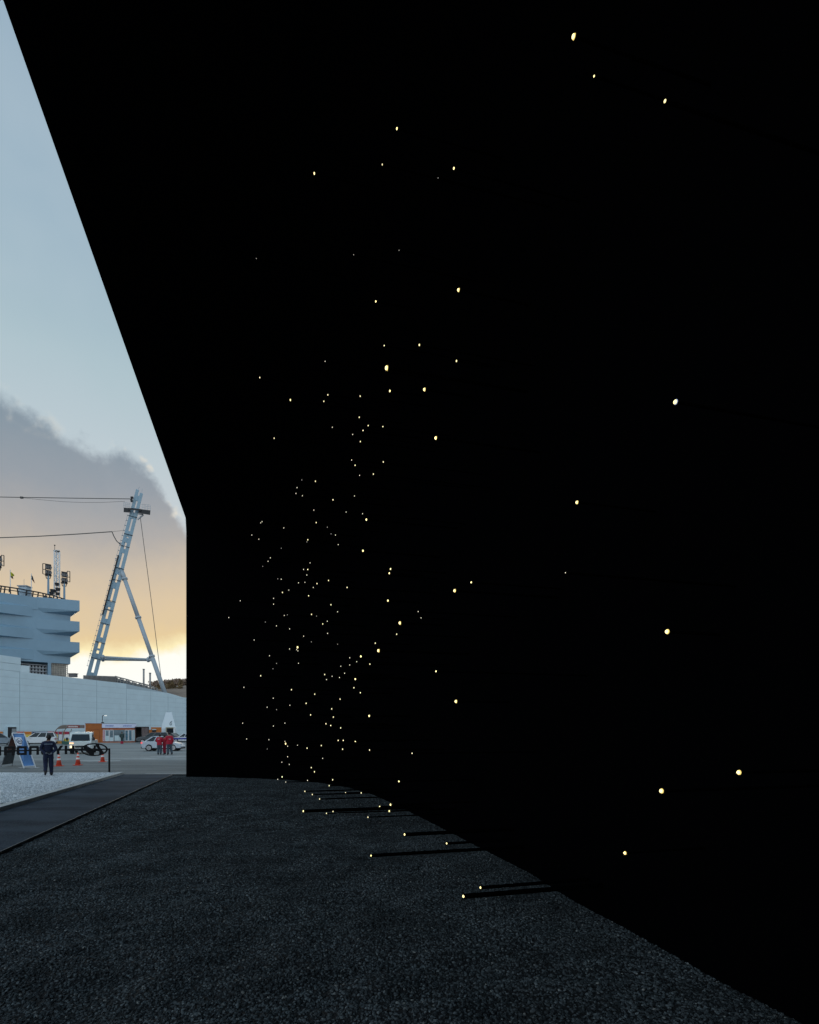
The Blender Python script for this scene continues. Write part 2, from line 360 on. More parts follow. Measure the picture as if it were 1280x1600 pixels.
for s in STARS:
    q = s.split(','); px, py, c = float(q[0]), float(q[1]), q[2]; rad = float(q[3]) if len(q) > 3 else None
    D = Vector(((px-640)/F, 1, -(py-HY)/F)); want = rs.uniform(.5, 2.0)+{(493.5, 752.0): .9, (481.7, 889.8): 2.0, (440.0, 905.0): 1.6}.get((px, py), 0)   # longer rods that reach past their neighbours
    best = None; t = 33.0
    while t > .8:
        p = Ocam+D*t; u, w = uw(p); fz = ws(u, p.z)-w if (p.z < ZT and 0 < u < LEN) else -9
        if p.z > .32 and fz >= want and u > .3 and w > -.2: best = (t, fz); break
        t -= .02
    if best is None:
        t = 33.0
        while t > .8:
            p = Ocam+D*t; u, w = uw(p); fz = ws(u, p.z)-w if (p.z < ZT and 0 < u < LEN) else -9
            if p.z > .2 and fz >= .12: best = (t, fz); break
            t -= .02
    if best is None: continue
    t, Lr = best; p = Ocam+D*t; Lr += .25
    tr = S[c]/2/F*t
    rr = rad or max(.010, min(.022, tr*.8))
    r0 = round(rr, 4)
    if r0 not in rodm: rodm[r0] = MB().tube((0,0,0), (1,0,0), r0, r0, 8).mesh('light_rod', M_rod)
    ro = bpy.data.objects.new('light_rod', rodm[r0]); COL.objects.link(ro); ro.parent = pav
    ro.location = p-Vector((C0.x, C0.y, 0)); ro.rotation_euler = (0, 0, math.atan2(ax.y, ax.x)); ro.scale = (Lr, 1, 1)
    big = c in 'abck'
    key = 'big' if big else c
    if key not in tipm:
        tb = MB(); prof = [(.45,-.5),(.8,-.3),(1,0),(.8,.45),(.45,.7)]
        tb.lathe(prof, 10, Matrix.Rotation(R(90), 4, 'Y'))
        tipm[key] = tb.mesh('light_tip', {'big': M_tip, 'd': M_tip2, 'e': M_tip3, 'f': M_tip4}[key], True)
    to = bpy.data.objects.new('light_tip', tipm[key]); COL.objects.link(to); to.parent = ro
    to.scale = (tr/Lr, tr, tr); to.location = (-.45*tr/Lr, 0, 0)
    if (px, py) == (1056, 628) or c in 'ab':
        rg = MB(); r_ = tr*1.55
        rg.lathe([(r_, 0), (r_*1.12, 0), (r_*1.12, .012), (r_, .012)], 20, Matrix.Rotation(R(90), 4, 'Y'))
        # open tube only; warm ones are an added glow, the blue one a lens
        me = bpy.data.meshes.new('lens_halo_ring'); bm = bmesh.new()
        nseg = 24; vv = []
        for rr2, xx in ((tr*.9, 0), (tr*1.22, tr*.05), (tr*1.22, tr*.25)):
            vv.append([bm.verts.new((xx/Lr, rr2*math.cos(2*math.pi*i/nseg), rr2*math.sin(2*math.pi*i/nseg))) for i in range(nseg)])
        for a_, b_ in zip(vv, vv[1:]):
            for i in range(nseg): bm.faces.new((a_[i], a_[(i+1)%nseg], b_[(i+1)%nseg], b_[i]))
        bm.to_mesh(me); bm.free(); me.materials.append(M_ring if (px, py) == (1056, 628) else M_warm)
        o = bpy.data.objects.new('lens_halo_ring', me); COL.objects.link(o); o.parent = ro

# ------------------------------------------------------------------ gravel beds (loose stones, nobody could count them)
def stone_mesh(name, m, seed, flat):
    bm = bmesh.new(); bmesh.ops.create_icosphere(bm, subdivisions=1, radius=1)
    r = random.Random(seed)
    for v in bm.verts:
        v.co *= r.uniform(.72, 1.12); v.co.x *= 1.15; v.co.z *= flat
    me = bpy.data.meshes.new(name); bm.to_mesh(me); bm.free(); me.materials.append(m); return me
def stone_mat(name, stops, rough, spec, swing=.3):
    m = bpy.data.materials.new(name); m.use_nodes = True
    t = NT(m.node_tree); b = m.node_tree.nodes['Principled BSDF']
    oi = t.node('ShaderNodeObjectInfo')
    ge = t.node('ShaderNodeNewGeometry')
    pt = t.noise(ge.outputs['Position'], .9, 5, .65)
    f = t.node('ShaderNodeMapRange'); t.l.new(pt, f.inputs[0]); f.inputs[1].default_value = .35; f.inputs[2].default_value = .65; f.inputs[3].default_value = 1-swing; f.inputs[4].default_value = 1+swing*1.3
    v = t.node('ShaderNodeVectorMath', operation='SCALE'); t.l.new(t.ramp(oi.outputs['Random'], stops), v.inputs[0]); t.l.new(f.outputs[0], v.inputs['Scale'])
    t.l.new(v.outputs[0], b.inputs['Base Color'])
    b.inputs['Roughness'].default_value = rough; b.inputs['Specular IOR Level'].default_value = spec
    return m
M_stone = stone_mat('basalt_chips', [(0, (.012,.015,.017,1)), (.45, (.037,.045,.050,1)), (.9, (.080,.094,.102,1)), (.985, (.12,.14,.15,1)), (.998, (.22,.22,.21,1))], .8, .15)
M_pale = stone_mat('pale_chips', [(0, (.28,.30,.32,1)), (.4, (.56,.58,.60,1)), (1, (.85,.86,.87,1))], .8, .3, .08)
def hidden_collection(name, meshes):
    c = bpy.data.collections.new(name)
    for me in meshes: c.objects.link(bpy.data.objects.new('stone_chip', me))
    return c
def scatter(o, coll, dens, smin, smax, seed):
    ng = bpy.data.node_groups.new('scatter_stones', 'GeometryNodeTree')
    ng.interface.new_socket('Geometry', in_out='INPUT', socket_type='NodeSocketGeometry')
    ng.interface.new_socket('Geometry', in_out='OUTPUT', socket_type='NodeSocketGeometry')
    n, l = ng.nodes, ng.links
    gi, go = n.new('NodeGroupInput'), n.new('NodeGroupOutput')
    dp = n.new('GeometryNodeDistributePointsOnFaces'); dp.inputs['Density'].default_value = dens; dp.inputs['Seed'].default_value = seed
    ci = n.new('GeometryNodeCollectionInfo'); ci.inputs[0].default_value = coll; ci.inputs['Separate Children'].default_value = True
    ip = n.new('GeometryNodeInstanceOnPoints'); ip.inputs['Pick Instance'].default_value = True
    rv = n.new('FunctionNodeRandomValue'); rv.data_type = 'FLOAT_VECTOR'
    rv.inputs[0].default_value = (-.7,-.7,0); rv.inputs[1].default_value = (.7,.7,6.28)
    rf = n.new('FunctionNodeRandomValue'); rf.data_type = 'FLOAT'; rf.inputs[2].default_value = smin; rf.inputs[3].default_value = smax
    jn = n.new('GeometryNodeJoinGeometry')
    l.new(gi.outputs[0], dp.inputs[0]); l.new(dp.outputs[0], ip.inputs[0]); l.new(ci.outputs[0], ip.inputs['Instance'])
    l.new(rv.outputs[0], ip.inputs['Rotation']); l.new(rf.outputs[1], ip.inputs['Scale'])
    l.new(gi.outputs[0], jn.inputs[0]); l.new(ip.outputs[0], jn.inputs[0]); l.new(jn.outputs[0], go.inputs[0])
    md = o.modifiers.new('scatter', 'NODES'); md.node_group = ng
black_stones = hidden_collection('black_stones', [stone_mesh('stone_chip', M_stone, i, .6+.1*(i % 3)) for i in range(5)])
pale_stones = hidden_collection('pale_stones', [stone_mesh('stone_chip', M_pale, 20+i, .65) for i in range(4)])
def bed(name, inside, x0, x1, y0, y1, step, z, m, coll, dens, smin, smax, label, amp):
    nx, ny = round((x1-x0)/step), round((y1-y0)/step); vs, idx, fs = [], {}, []
    for j in range(ny):
        for i in range(nx):
            cx, cy = x0+(i+.5)*step, y0+(j+.5)*step
            if not inside(cx, cy): continue
            q = []
            for a, b in ((i,j),(i+1,j),(i+1,j+1),(i,j+1)):
                if (a, b) not in idx:
                    X, Y = x0+a*step, y0+b*step
                    zz = z+amp*(.9*noise.noise((X*1.0, Y*1.3, 0))+1.1*noise.noise((X*2.1, Y*4.4, 5)))
                    if name == 'black_gravel':
                        u_, w_ = uw((X, Y)); fd = max(0, min(1, (wb(u_)-w_)/1.2))*max(0, min(1, (X-xe(Y)-.05)/.6)); zz = z+(zz-z)*fd
                    idx[(a, b)] = len(vs); vs.append((X, Y, zz))
                q.append(idx[(a, b)])
            fs.append(tuple(q))
    me = bpy.data.meshes.new(name); me.from_pydata(vs, [], fs); me.materials.append(m)
    o = bpy.data.objects.new(name, me); COL.objects.link(o); scatter(o, coll, dens, smin, smax, 4)
    return tag(o, label, 'gravel', kind='stuff')
def in_black(x, y):
    u, w = uw((x, y)); return x > xe(y)+.055 and w < wb(u)+.15 and y < YF-.1
base = [(xe(-12)+.014,-12),(9,-12),(9,C0.y+3),(C0.x,C0.y+1.08),(C0.x-.1,YF),(xe(YF)+.014,YF)]
poly_sheet('gravel_bed', [(xe(-12)+.014,-12),(14,-12),(14,YF),(xe(YF)+.014,YF)], M_soil, -.13)
in_view = lambda x, y: x < y*.80+2.2 and x > -y*.80-3.6
bed('black_gravel', lambda x, y: in_black(x, y) and in_view(x, y), -11.7, 5.4, 1.65, 12.0, .1125, -.038, M_soil, black_stones, 2100, .0095, .0185,
    'loose black basalt gravel covering the near ground beside the black pavilion', .042)
bed('black_gravel', lambda x, y: in_black(x, y) and in_view(x, y), -12.5, 3.5, 12.0, YF, .1125, -.038, M_soil, black_stones, 850, .013, .024,
    'loose black basalt gravel running back to the far corner of the pavilion', .040)
M_palebed = mat('pale_gravel_bed', (.44,.46,.48), .9, var=.45, vscale=30, bump=.7, bscale=50)
bed('pale_gravel', lambda x, y: x < xk(y)-.31, -34, -10, 9, YF, .3, .075, M_palebed, pale_stones, 620, .014, .028,
    'pale grey crushed stone bed left of the kerb under the rail sign', .012)
mb = MB().box(-60, -35.5, 0, YF, -.06, .09)
sk = MB(); sk.add([(-36,YF-.02,-.06),(xk(YF)-.26,YF-.02,-.06),(xk(YF)-.26,YF-.02,.085),(-36,YF-.02,.085),
                   (-36,YF+.06,-.06),(xk(YF)-.26,YF+.06,-.06),(xk(YF)-.26,YF+.06,.085),(-36,YF+.06,.085)],
                  [(3,2,1,0),(4,5,6,7),(0,1,5,4),(1,2,6,5),(2,3,7,6),(3,0,4,7)])
tag(sk.obj('kerb', M_kerb), kind='structure')
pb = [(xk(-6)-.27,-6),(xk(YF)-.27,YF-.02),(-60,YF-.02),(-60,-6)]
poly_sheet('pale_gravel_bed', pb, M_palebed, .05)

# ------------------------------------------------------------------ stadium: lower panel wall
M_wall = mat('pale_metal_panel', (.56,.68,.74), .45, .0, .5, var=.05, vscale=.4)
M_joint = mat('panel_joint', (.42,.50,.55), .8)
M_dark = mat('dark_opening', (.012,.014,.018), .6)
M_grey = mat('grey_steel', (.30,.33,.36), .5, .3, var=.1)
M_bluegrey = mat('blue_grey_cladding', (.20,.32,.42), .5, 0, .5, var=.08, vscale=.15)
M_seam = mat('dark_sheet', (.10,.14,.18), .8)  # dark blue-grey of the rooftop screen sheet
A_, B_ = G(0, 1156.07), G(291, 1150.5)
A_ = Vector((-640/F*115, 115, 0)); B_ = Vector(((291-640)/F*176, 176, 0))
def on_line(px, A, B, k=0.0):              # where the vertical plane through A-B is seen at column px
    t_ = (px-640)/F; d = B-A
    s_ = (t_*A.y-A.x)/(d.x-t_*d.y); return A+d*s_
wdir = (B_-A_).normalized(); wn = Vector((wdir.y, -wdir.x, 0))      # towards the camera side
if wn.dot(-A_) < 0: wn = -wn
wall = empty('stadium_wall', A_, 0, 'long pale blue-grey panelled stadium wall behind the parked cars and kiosks', 'building')
def wrel(s_, off, z): return wdir*s_+wn*off+Vector((0,0,z))
ROW = 1.385; TOP = 14.35; RANGE = range(0, 11)
cols_px = [-420,-300,-190,-100,-30,30,97,150.5,197,235,262]
cols = [(on_line(p, A_, B_)-A_).dot(wdir) for p in cols_px]
sEnd = (on_line(262, A_, B_)-A_).dot(wdir)
cols += [sEnd+14, sEnd+30, sEnd+46]
def top_at(s_):
    # the coping steps down at the far end
    p = A_+wdir*s_; px = 640+F*p.x/p.y
    if px < 197.5: return TOP
    if px < 268.5: return TOP-ROW
    if px < 280: return TOP-ROW-(px-268.5)/11.5*.9
    return TOP-ROW-.9
zmax = TOP
for ci in range(len(cols)-1):
    s0, s1 = cols[ci]+.07, cols[ci+1]-.07
    for r in range(11):
        z1 = TOP-ROW*r; z0 = max(z1-ROW+.04, 0)
        if z1 <= .1: continue
        subs = [(s0, s1)] if ci < len(cols)-4 else [(s0+(s1-s0)*i/4+.03, s0+(s1-s0)*(i+1)/4) for i in range(4)]
        for a, b in subs:
            ta, tb = min(z1, top_at(a)), min(z1, top_at(b))
            if min(ta, tb) <= z0+.02: continue
            m_ = MB(); m_.slab([wrel(a, 0, z0), wrel(b, 0, z0), wrel(b, 0, tb), wrel(a, 0, ta)], .12 if True else 0)
            m_.obj('panel', M_wall, wall)
bk = MB(); ss = [cols[0], cols[8], cols[8]+.01]+[cols[-4]+(cols[-1]-cols[-4])*i/12 for i in range(13)]
for a, b in zip(ss, ss[1:]):
    o_ = -.35 if wn.dot(Vector((0,-1,0))) > 0 else .35
    bk.slab([wrel(a, -.5, 0), wrel(b, -.5, 0), wrel(b, -.5, top_at(b)-.04), wrel(a, -.5, top_at(a)-.04)], .57)
bk.obj('backing', M_joint, wall)
# higher section at the left
hs1 = (on_line(32, A_, B_)-A_).dot(wdir)
hcols = [cols[0], cols[2], cols[3], cols[4], hs1]
for a, b in zip(hcols, hcols[1:]):
    for r in range(2):
        m_ = MB(); m_.slab([wrel(a+.06, .02, TOP+.05+r*1.5), wrel(b-.06, .02, TOP+.05+r*1.5), wrel(b-.06, .02, TOP+.05+r*1.5+1.43), wrel(a+.06, .02, TOP+.05+r*1.5+1.43)], .12)
        m_.obj('panel', M_wall, wall)
m_ = MB(); m_.slab([wrel(cols[0], -8, TOP-.3), wrel(hs1-.05, -8, TOP-.3), wrel(hs1-.05, -8, TOP+3.0), wrel(cols[0], -8, TOP+3.0)], 7.9)
m_.obj('backing', M_wall, wall)
# doorway low in the wall
ds0, ds1 = [(on_line(p, A_, B_)-A_).dot(wdir) for p in (9, 23.3)]
def wbox(mb, s0, s1, o0, o1, z0, z1):
    vs = [wrel(s, o, z) for z in (z0, z1) for o in (o0, o1) for s in (s0, s1)]
    return mb.add(vs, [(0,2,3,1),(4,5,7,6),(0,1,5,4),(2,6,7,3),(0,4,6,2),(1,3,7,5)])
sgn = 1
dr = wbox(MB(), ds0, ds1, .0, .30, 0, 2.62).obj('doorway', M_dark, wall)  # solid block; its near-black colour stands in for the recess shade
wbox(MB(), ds0+(ds1-ds0)*.52, ds1-.1, .30, .36, 0, 2.3).obj('door_leaf', M_grey, dr)
fr = MB(); wbox(fr, ds0-.12, ds0, 0, .5, 0, 2.62); wbox(fr, ds1, ds1+.12, 0, .5, 0, 2.62); wbox(fr, ds0-.12, ds1+.12, 0, .5, 2.62, 2.76)
fr.obj('door_frame', M_wall, dr)
# rooftop screen and lattice behind the coping
M_truss = mat('galvanised_truss', (.32,.31,.30), .6, .2, var=.2, vscale=2)
M_screen = mat('brown_louvre', (.13,.12,.12), .7)
def wl_pt(px, py, back=6.0):
    q = on_line(px, A_-wn*back, B_-wn*back); return P(px, py, q.y)
sc = empty('rooftop_screen', wl_pt(155,1060), 0, 'dark ribbed rooftop plant screen with pale lattice frame behind the wall coping', 'roof screen')
def rel(v): return v-Vector(sc.location)
sb = MB(); tl = [(130,1055.4,1062),(148,1055.4,1064),(180,1056.8,1070)]
sb.slab([rel(wl_pt(130,1066)), rel(wl_pt(181,1070)), rel(wl_pt(181,1056.8)), rel(wl_pt(130,1055.2))], .25)
sb.obj('louvre_screen', M_screen, sc)
rb = MB()
for i in range(26):
    px = 131+i*1.95; yt = 1055.3+(px-130)*.03
    rb.beam(rel(wl_pt(px, yt, 5.6)), rel(wl_pt(px, 1070, 5.6)), .12, .15)
rb.obj('screen_rib', M_truss, sc)
tr_ = MB()
tops = [(180,1056.8),(188,1059),(198,1061.5),(208,1064.6),(218,1067),(226,1069),(236,1072.5),(246,1076)]
for (a, ya), (b, yb) in zip(tops, tops[1:]):
    tr_.beam(rel(wl_pt(a,ya)), rel(wl_pt(b,yb)), .28, .2)
    tr_.beam(rel(wl_pt(a,ya+5)), rel(wl_pt(b,yb+5)), .18, .2)
    tr_.beam(rel(wl_pt(b,yb)), rel(wl_pt(b,1081)), .25, .2)
    tr_.beam(rel(wl_pt(a,ya)), rel(wl_pt(b,yb+6)), .14, .15)
    mid = (a+b)/2; ym = (ya+yb)/2
    tr_.beam(rel(wl_pt(mid,ym)), rel(wl_pt(mid,1080)), .14, .15)
    tr_.beam(rel(wl_pt(mid,ym+7)), rel(wl_pt(b,ym+1.5)), .1, .12)
tr_.obj('lattice_frame', M_truss, sc)
pn = MB()
for (a, ya), (b, yb) in zip(tops[:-1], tops[1:]):
    pn.slab([rel(wl_pt(a+.6,1082,6.6)), rel(wl_pt(b-.6,1082,6.6)), rel(wl_pt(b-.6,yb+2.5,6.6)), rel(wl_pt(a+.6,ya+2.5,6.6))], .1)
pn.obj('screen_sheet', M_seam, sc)
for px, yt, lab in ((224.6,1046.5,'taller grey flue pipe standing behind the rooftop lattice'),(234.6,1052.5,'shorter grey flue pipe standing behind the rooftop lattice, nearer the black pavilion')):
    q = wl_pt(px, 1080, 9); o = MB().tube((0,0,0), (0,0,(1080-yt)/F*q.y), .27, n=10).tube((0,0,(1080-yt)/F*q.y), (0,0,(1080-yt)/F*q.y+.25), .34, n=10)
    ob = o.obj('flue_pipe', M_truss, None, True); ob.location = q; tag(ob, lab, 'chimney', 'flue pipes on the stadium roof')
q = wl_pt(114, 1058, 4); rbx = MB().box(-.85,.85,-.5,.5,0,.75).box(-1,1,-.6,.6,.75,.9).obj('rooftop_unit', M_screen); rbx.location = q
tag(rbx, 'small dark rooftop box on the wall coping right of the grandstand', 'roof unit')

# ------------------------------------------------------------------ stadium: upper grandstand with twisting bands
A2 = Vector((-640/F*160, 160, 0)); B2 = Vector(((121-640)/F*172.8, 172.8, 0))
gd = (B2-A2).normalized(); gn = Vector((gd.y, -gd.x, 0))
if gn.dot(-A2) < 0: gn = -gn
stand = empty('grandstand', A2, 0, 'blue-grey upper grandstand with stacked overhanging bands rising behind the panel wall', 'building')
def gpos(px): return (on_line(px, A2, B2)-A2).dot(gd)
def gz2(px, py):
    q = on_line(px, A2, B2); return H-(py-HY)/F*q.y
def grel(s_, off, z): return gd*s_+gn*off+Vector((0,0,z))
def gquadbox(mb, s0, s1, oa0, oa1, ob0, ob1, za0, za1, zb0, zb1):
    # solid whose section changes linearly from s0 (offsets oa, heights za) to s1 (ob, zb)
    vs = [grel(s0, oa0, za0), grel(s0, oa1, za0), grel(s0, oa1, za1), grel(s0, oa0, za1),
          grel(s1, ob0, zb0), grel(s1, ob1, zb0), grel(s1, ob1, zb1), grel(s1, ob0, zb1)]
    return mb.add(vs, [(0,1,2,3),(7,6,5,4),(0,4,5,1),(1,5,6,2),(2,6,7,3),(3,7,4,0)])
sR = gpos(110); sE = gpos(121); sC = gpos(57); sC2 = gpos(52); sL = gpos(-260)
zt = gz2(110, 938.5); zb_ = gz2(108, 1037.5)
body = MB(); gquadbox(body, sL, sR, -12, 0, -12, 0, zb_, zt-.5, zb_, zt-.5); body.obj('wall_body', M_bluegrey, stand)
def facets(sa, sb, n=1): return [(sa+(sb-sa)*i/n, sa+(sb-sa)*(i+1)/n) for i in range(n)]
# right hand bands, growing out of the wall towards the corner
for (yt_, yb_, ybl) in ((941,957,949.5),(973.5,988.5,983),(1005.5,1021,1016)):
    z1, z0 = gz2(121, yt_), gz2(121, yb_); zz1, zz0 = z1, z0
    b = MB()
    vs = [grel(sC,0,z0), grel(sC,.05,z0), grel(sC,.05,z1), grel(sC,0,z1), grel(sE,-12,z0+.0), grel(sE,2.6,z0+.15), grel(sE,2.6,z1), grel(sE,-12,z1)]
    vs = [grel(sC,-.5,z0-1.4), grel(sC,.05,z0), grel(sC,.05,z1), grel(sC,-.5,z1),
          grel(sR,-.5,z0-1.5), grel(sE,3.0,z0), grel(sE,3.0,z1), grel(sR,-.5,z1)]
    b.add(vs, [(0,1,2,3),(7,6,5,4),(0,4,5,1),(1,5,6,2),(2,6,7,3),(3,7,4,0)])
    b.add([grel(sR-.5,-12,z0-1.5), grel(sE,2.99,z0), grel(sE,2.99,z1), grel(sR-.5,-12,z1), grel(sE,-12,z0), grel(sE,-12,z1),grel(sR-.5,-.4,z0-1.5)],
          [(0,6,1,4),(4,1,2,5),(3,2,5),(0,4,5,3)])
    b.obj('cladding_band', M_bluegrey, stand)
# left hand bands, growing out towards the left
for (y1, y0, y1c, y0c) in ((941.5,958,950.5,965.5),(976.5,993.5,983.5,999),(1011,1027,1016,1031)):
    b = MB(); k1 = gpos(0)
    def Z(px, py): return gz2(px, py)
    zt_, zl_ = Z(0,y1), Z(0,y0)
    out = 3.0; far = out*(sC2-sL)/(sC2-k1)*.45
    vs = [grel(sL,-.5,zl_-1.2), grel(sL,far,zl_), grel(sL,far*.55,zt_), grel(sL,-.5,zt_+.9),
          grel(sC2,-.5,zl_-.4), grel(sC2,.04,zl_), grel(sC2,.04,zt_), grel(sC2,-.5,zt_+.3)]
    b.add(vs, [(0,1,2,3),(7,6,5,4),(0,4,5,1),(1,5,6,2),(2,6,7,3),(3,7,4,0)])
    b.obj('cladding_band', M_bluegrey, stand)
# parapet on the left
b = MB(); zp = gz2(0, 926)
gquadbox(b, sL, gpos(60), -.6, .7, -.6, .12, zt-2.6, zp, gz2(60,953), zp); gquadbox(b, gpos(60), sR, -.6, .12, -.6, .3, zt-2.2, zp, zt-2.2, gz2(121,941)+.02)
b.obj('parapet', M_bluegrey, stand)
# open structure below the bands
zlo = 10.0
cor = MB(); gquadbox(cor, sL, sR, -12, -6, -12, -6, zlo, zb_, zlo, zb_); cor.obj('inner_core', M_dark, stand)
cl = MB(); gquadbox(cl, gpos(75), gpos(80), -2, .0, -2, .0, zlo, zb_, zlo, zb_); cl.obj('column', M_bluegrey, stand)
rk = MB()
for i in range(7):
    z = zb_-.7-i*.95; gquadbox(rk, gpos(32), gpos(75), -2.2, -1.6, -2.2, -1.6, z-.12, z+.12, z-.12, z+.12)
for i in range(6):
    s_ = gpos(47+i*5.2); gquadbox(rk, s_, s_+.5, -2.5, -2.2, -2.5, -2.2, zlo, zb_-.9, zlo, zb_-.9)
rk.obj('seating_frame', M_grey, stand)
wp2 = MB(); gquadbox(wp2, gpos(32), gpos(47), -1.2, -.9, -1.2, -.9, zlo, gz2(40,1039.5), zlo, gz2(40,1039.5)); wp2.obj('white_sheet', M_wall, stand)
M_lat = mat('beige_lattice', (.42,.38,.33), .7, var=.3, vscale=1.5)
lt = MB()
for i in range(11):
    s_ = gpos(80.5)+(gpos(106)-gpos(80.5))*i/10; gquadbox(lt, s_-.09, s_+.09, -.7, -.5, -.7, -.5, zlo, zb_, zlo, zb_)
for i in range(13):
    z = zb_-.2-i*.62; gquadbox(lt, gpos(80.5), gpos(106), -.8, -.6, -.8, -.6, z-.08, z+.08, z-.08, z+.08)
lt.obj('scaffold_lattice', M_lat, stand)
lb = MB(); gquadbox(lb, gpos(80.5), gpos(106), -3, -2.7, -3, -2.7, zlo, zb_, zlo, zb_); lb.obj('netting', M_truss, stand)

def gP(px, py, off=-3.0):
    A, B = A2+gn*off, B2+gn*off; q = on_line(px, A, B); return P(px, py, q.y)
M_black_steel = mat('black_steel', (.03,.032,.036), .6, .3)
M_white = mat('white_paint', (.72,.74,.76), .5)
# roof edge gantry
gt = empty('roof_gantry', gP(55, 935), 0, 'thin dark lighting gantry running along the grandstand roof edge', 'gantry')
def gr(px, py, off=-3.0): return gP(px, py, off)-Vector(gt.location)
g1 = MB(); tp = [(-140,897),(-60,907),(0,915.5),(30,920),(60,925.5),(85,931),(100,936),(107,940)]
for (a, ya), (b_2, yb) in zip(tp, tp[1:]):
    g1.beam(gr(a,ya), gr(b_2,yb), .32, .3); g1.beam(gr(a,ya+4.5), gr(b_2,yb+4.2), .2, .3)
g1.obj('rail', M_black_steel, gt)
g2 = MB()
for px in (-120,-90,-60,-30,2,8,15,27,42,52,60,67,72,78,84,90,96,101):
    y_ = [ya+(yb-ya)*(px-a)/(b_2-a) for (a, ya), (b_2, yb) in zip(tp, tp[1:]) if a <= px <= b_2][0]
    g2.beam(gr(px,y_), gr(px+(1.5 if px % 2 else -1.5), y_+10), .25, .25)
g2.obj('post', M_black_steel, gt)
g3 = MB()
for px, w_ in ((15,3.4),(41,2.6),(70,6),(79,4),(88,4),(95,3)):
    y_ = [ya+(yb-ya)*(px-a)/(b_2-a) for (a, ya), (b_2, yb) in zip(tp, tp[1:]) if a <= px <= b_2][0]
    g3.slab([gr(px-w_/2,y_+7.5,-2.6), gr(px+w_/2,y_+7.8,-2.6), gr(px+w_/2,y_+3.5,-2.6), gr(px-w_/2,y_+3.2,-2.6)], .6)
g3.obj('lamp_housing', M_black_steel, gt)
# control cabin
cb = empty('roof_cabin', gP(38.5, 931, -5), 0, 'small pale blue cabin on the grandstand roof between the two flags', 'cabin')
sx = 162/F
MB().box(-6.4*sx, 6.4*sx, -1, 1, -.5, 14*sx).obj('wall', mat('cabin_blue', (.42,.52,.6), .6), cb)
MB().box(-7.8*sx, 7.8*sx, -1.3, 1.3, 14*sx, 15.6*sx).obj('roof', M_grey, cb)
MB().tube((-1*sx,0,15*sx), (-1*sx,0,27*sx), .05, n=5).obj('aerial', M_grey, cb)
# flags
def flag(px, yb, ytop, pts_top, m1, pts_bot, m2, label):
    root = empty('flag', gP(px, yb, -3.4), 0, label, 'flag'); rr = lambda a, b, o=-3.4: gP(a, b, o)-Vector(root.location)
    MB().tube((0,0,0), rr(px, ytop), .13, .09, n=6).obj('flagpole', M_white, root)
    for nm, pts, m_2 in (('cloth', pts_top, m1), ('cloth', pts_bot, m2)):
        if not pts: continue
        c = MB(); n = len(pts); vs = []
        for o_, k_ in ((0, 0), (.06, 1)):
            for i, (a, b) in enumerate(pts): vs.append(rr(a, b, -3.4+.35*math.sin(i*1.7)+o_))
        c.add(vs, [tuple(range(n)), tuple(reversed(range(n, 2*n)))]+[(i, (i+1)%n, n+(i+1)%n, n+i) for i in range(n)])
        c.obj(nm, m_2, root)
M_yel = mat('yellow_cloth', (.42,.40,.03), .8); M_blk = mat('black_cloth', (.02,.018,.02), .8); M_grn = mat('dark_green_cloth', (.05,.075,.08), .8); M_redc = mat('dark_red_cloth',(.12,.02,.03),.8)
flag(16, 932, 890, [(16.2,893),(19.5,895.5),(22.2,898),(22.3,900),(20,900.6),(17,900)], M_yel, [(16.4,900),(20,900.6),(21,905),(17.8,903.2)], M_blk, 'yellow and black flag on a white pole on the grandstand roof, left of the cabin')
flag(49, 932, 896, [(49.2,898.5),(51.2,900.5),(52.8,906),(51.5,908),(49.3,905)], M_grn, [(51.2,905),(52.8,906),(54.8,911.5),(52.2,909)], M_redc, 'drooping dark green flag on a white pole on the grandstand roof, right of the cabin')
# floodlights
M_lamp = mat('lamp_glass', (.03,.035,.045), .2, 0, .8)
def floodlight(px, ybase, ytop, w, label, side):
    root = empty('floodlight', gP(px, ybase, -4), 0, label, 'floodlight', 'floodlights on the grandstand roof')
    rr = lambda a, b, o=-4: gP(a, b, o)-Vector(root.location)
    MB().tube((0,0,0), rr(px, ytop+16), .32, .26, n=8).obj('pole', M_bluegrey, root)
    c = MB()
    for r in range(2):
        y = ytop+1+r*8.0
        c.slab([rr(px-w/2,y+6.6,-4.3), rr(px+w/2,y+8.2,-4.3), rr(px+w/2,y+1.6,-4.3), rr(px-w/2,y,-4.3)], .5)
    c.obj('lamp_bank', M_black_steel, root)
    for r in range(2):
        for i in range(3):
            x = px-w/2+w*(i+.5)/3; y = ytop+2.6+r*8.0+i*.5
            cc = rr(x, y+2, -3.6); MB().tube(cc, cc+gn*.35, .36, .46, 8).obj('lamp', M_lamp, root)
    fr_ = MB(); fx0, fx1 = (px-w/2-4.4, px-w/2) if side < 0 else (px+w/2, px+w/2+4.2)
    for a, b in (((fx0,ytop-1),(fx1,ytop-.6)),((fx0,ytop+8),(fx1,ytop+8.4)),((fx0,ytop+15),(fx1,ytop+16)),((fx0,ytop-1),(fx0,ytop+15)),((fx1,ytop-.6),(fx1,ytop+16))):
        fr_.beam(rr(*a), rr(*b), .16, .16)
    fr_.beam(rr(px-w/2, ytop), rr(px+w/2, ytop+1.5), .3, .3)
    fr_.obj('maintenance_cage', M_black_steel, root)
    pf = MB()
    for dx in (-4, 0, 4): pf.beam(rr(px+dx, ytop+16.5), rr(px+dx*.8, ytop+21.5), .16, .16)
    pf.beam(rr(px-5,ytop+17), rr(px+5,ytop+18), .4, .5); pf.beam(rr(px-3.4,ytop+22), rr(px+3.4,ytop+22.4), .2, .2)
    pf.obj('platform', M_black_steel, root)
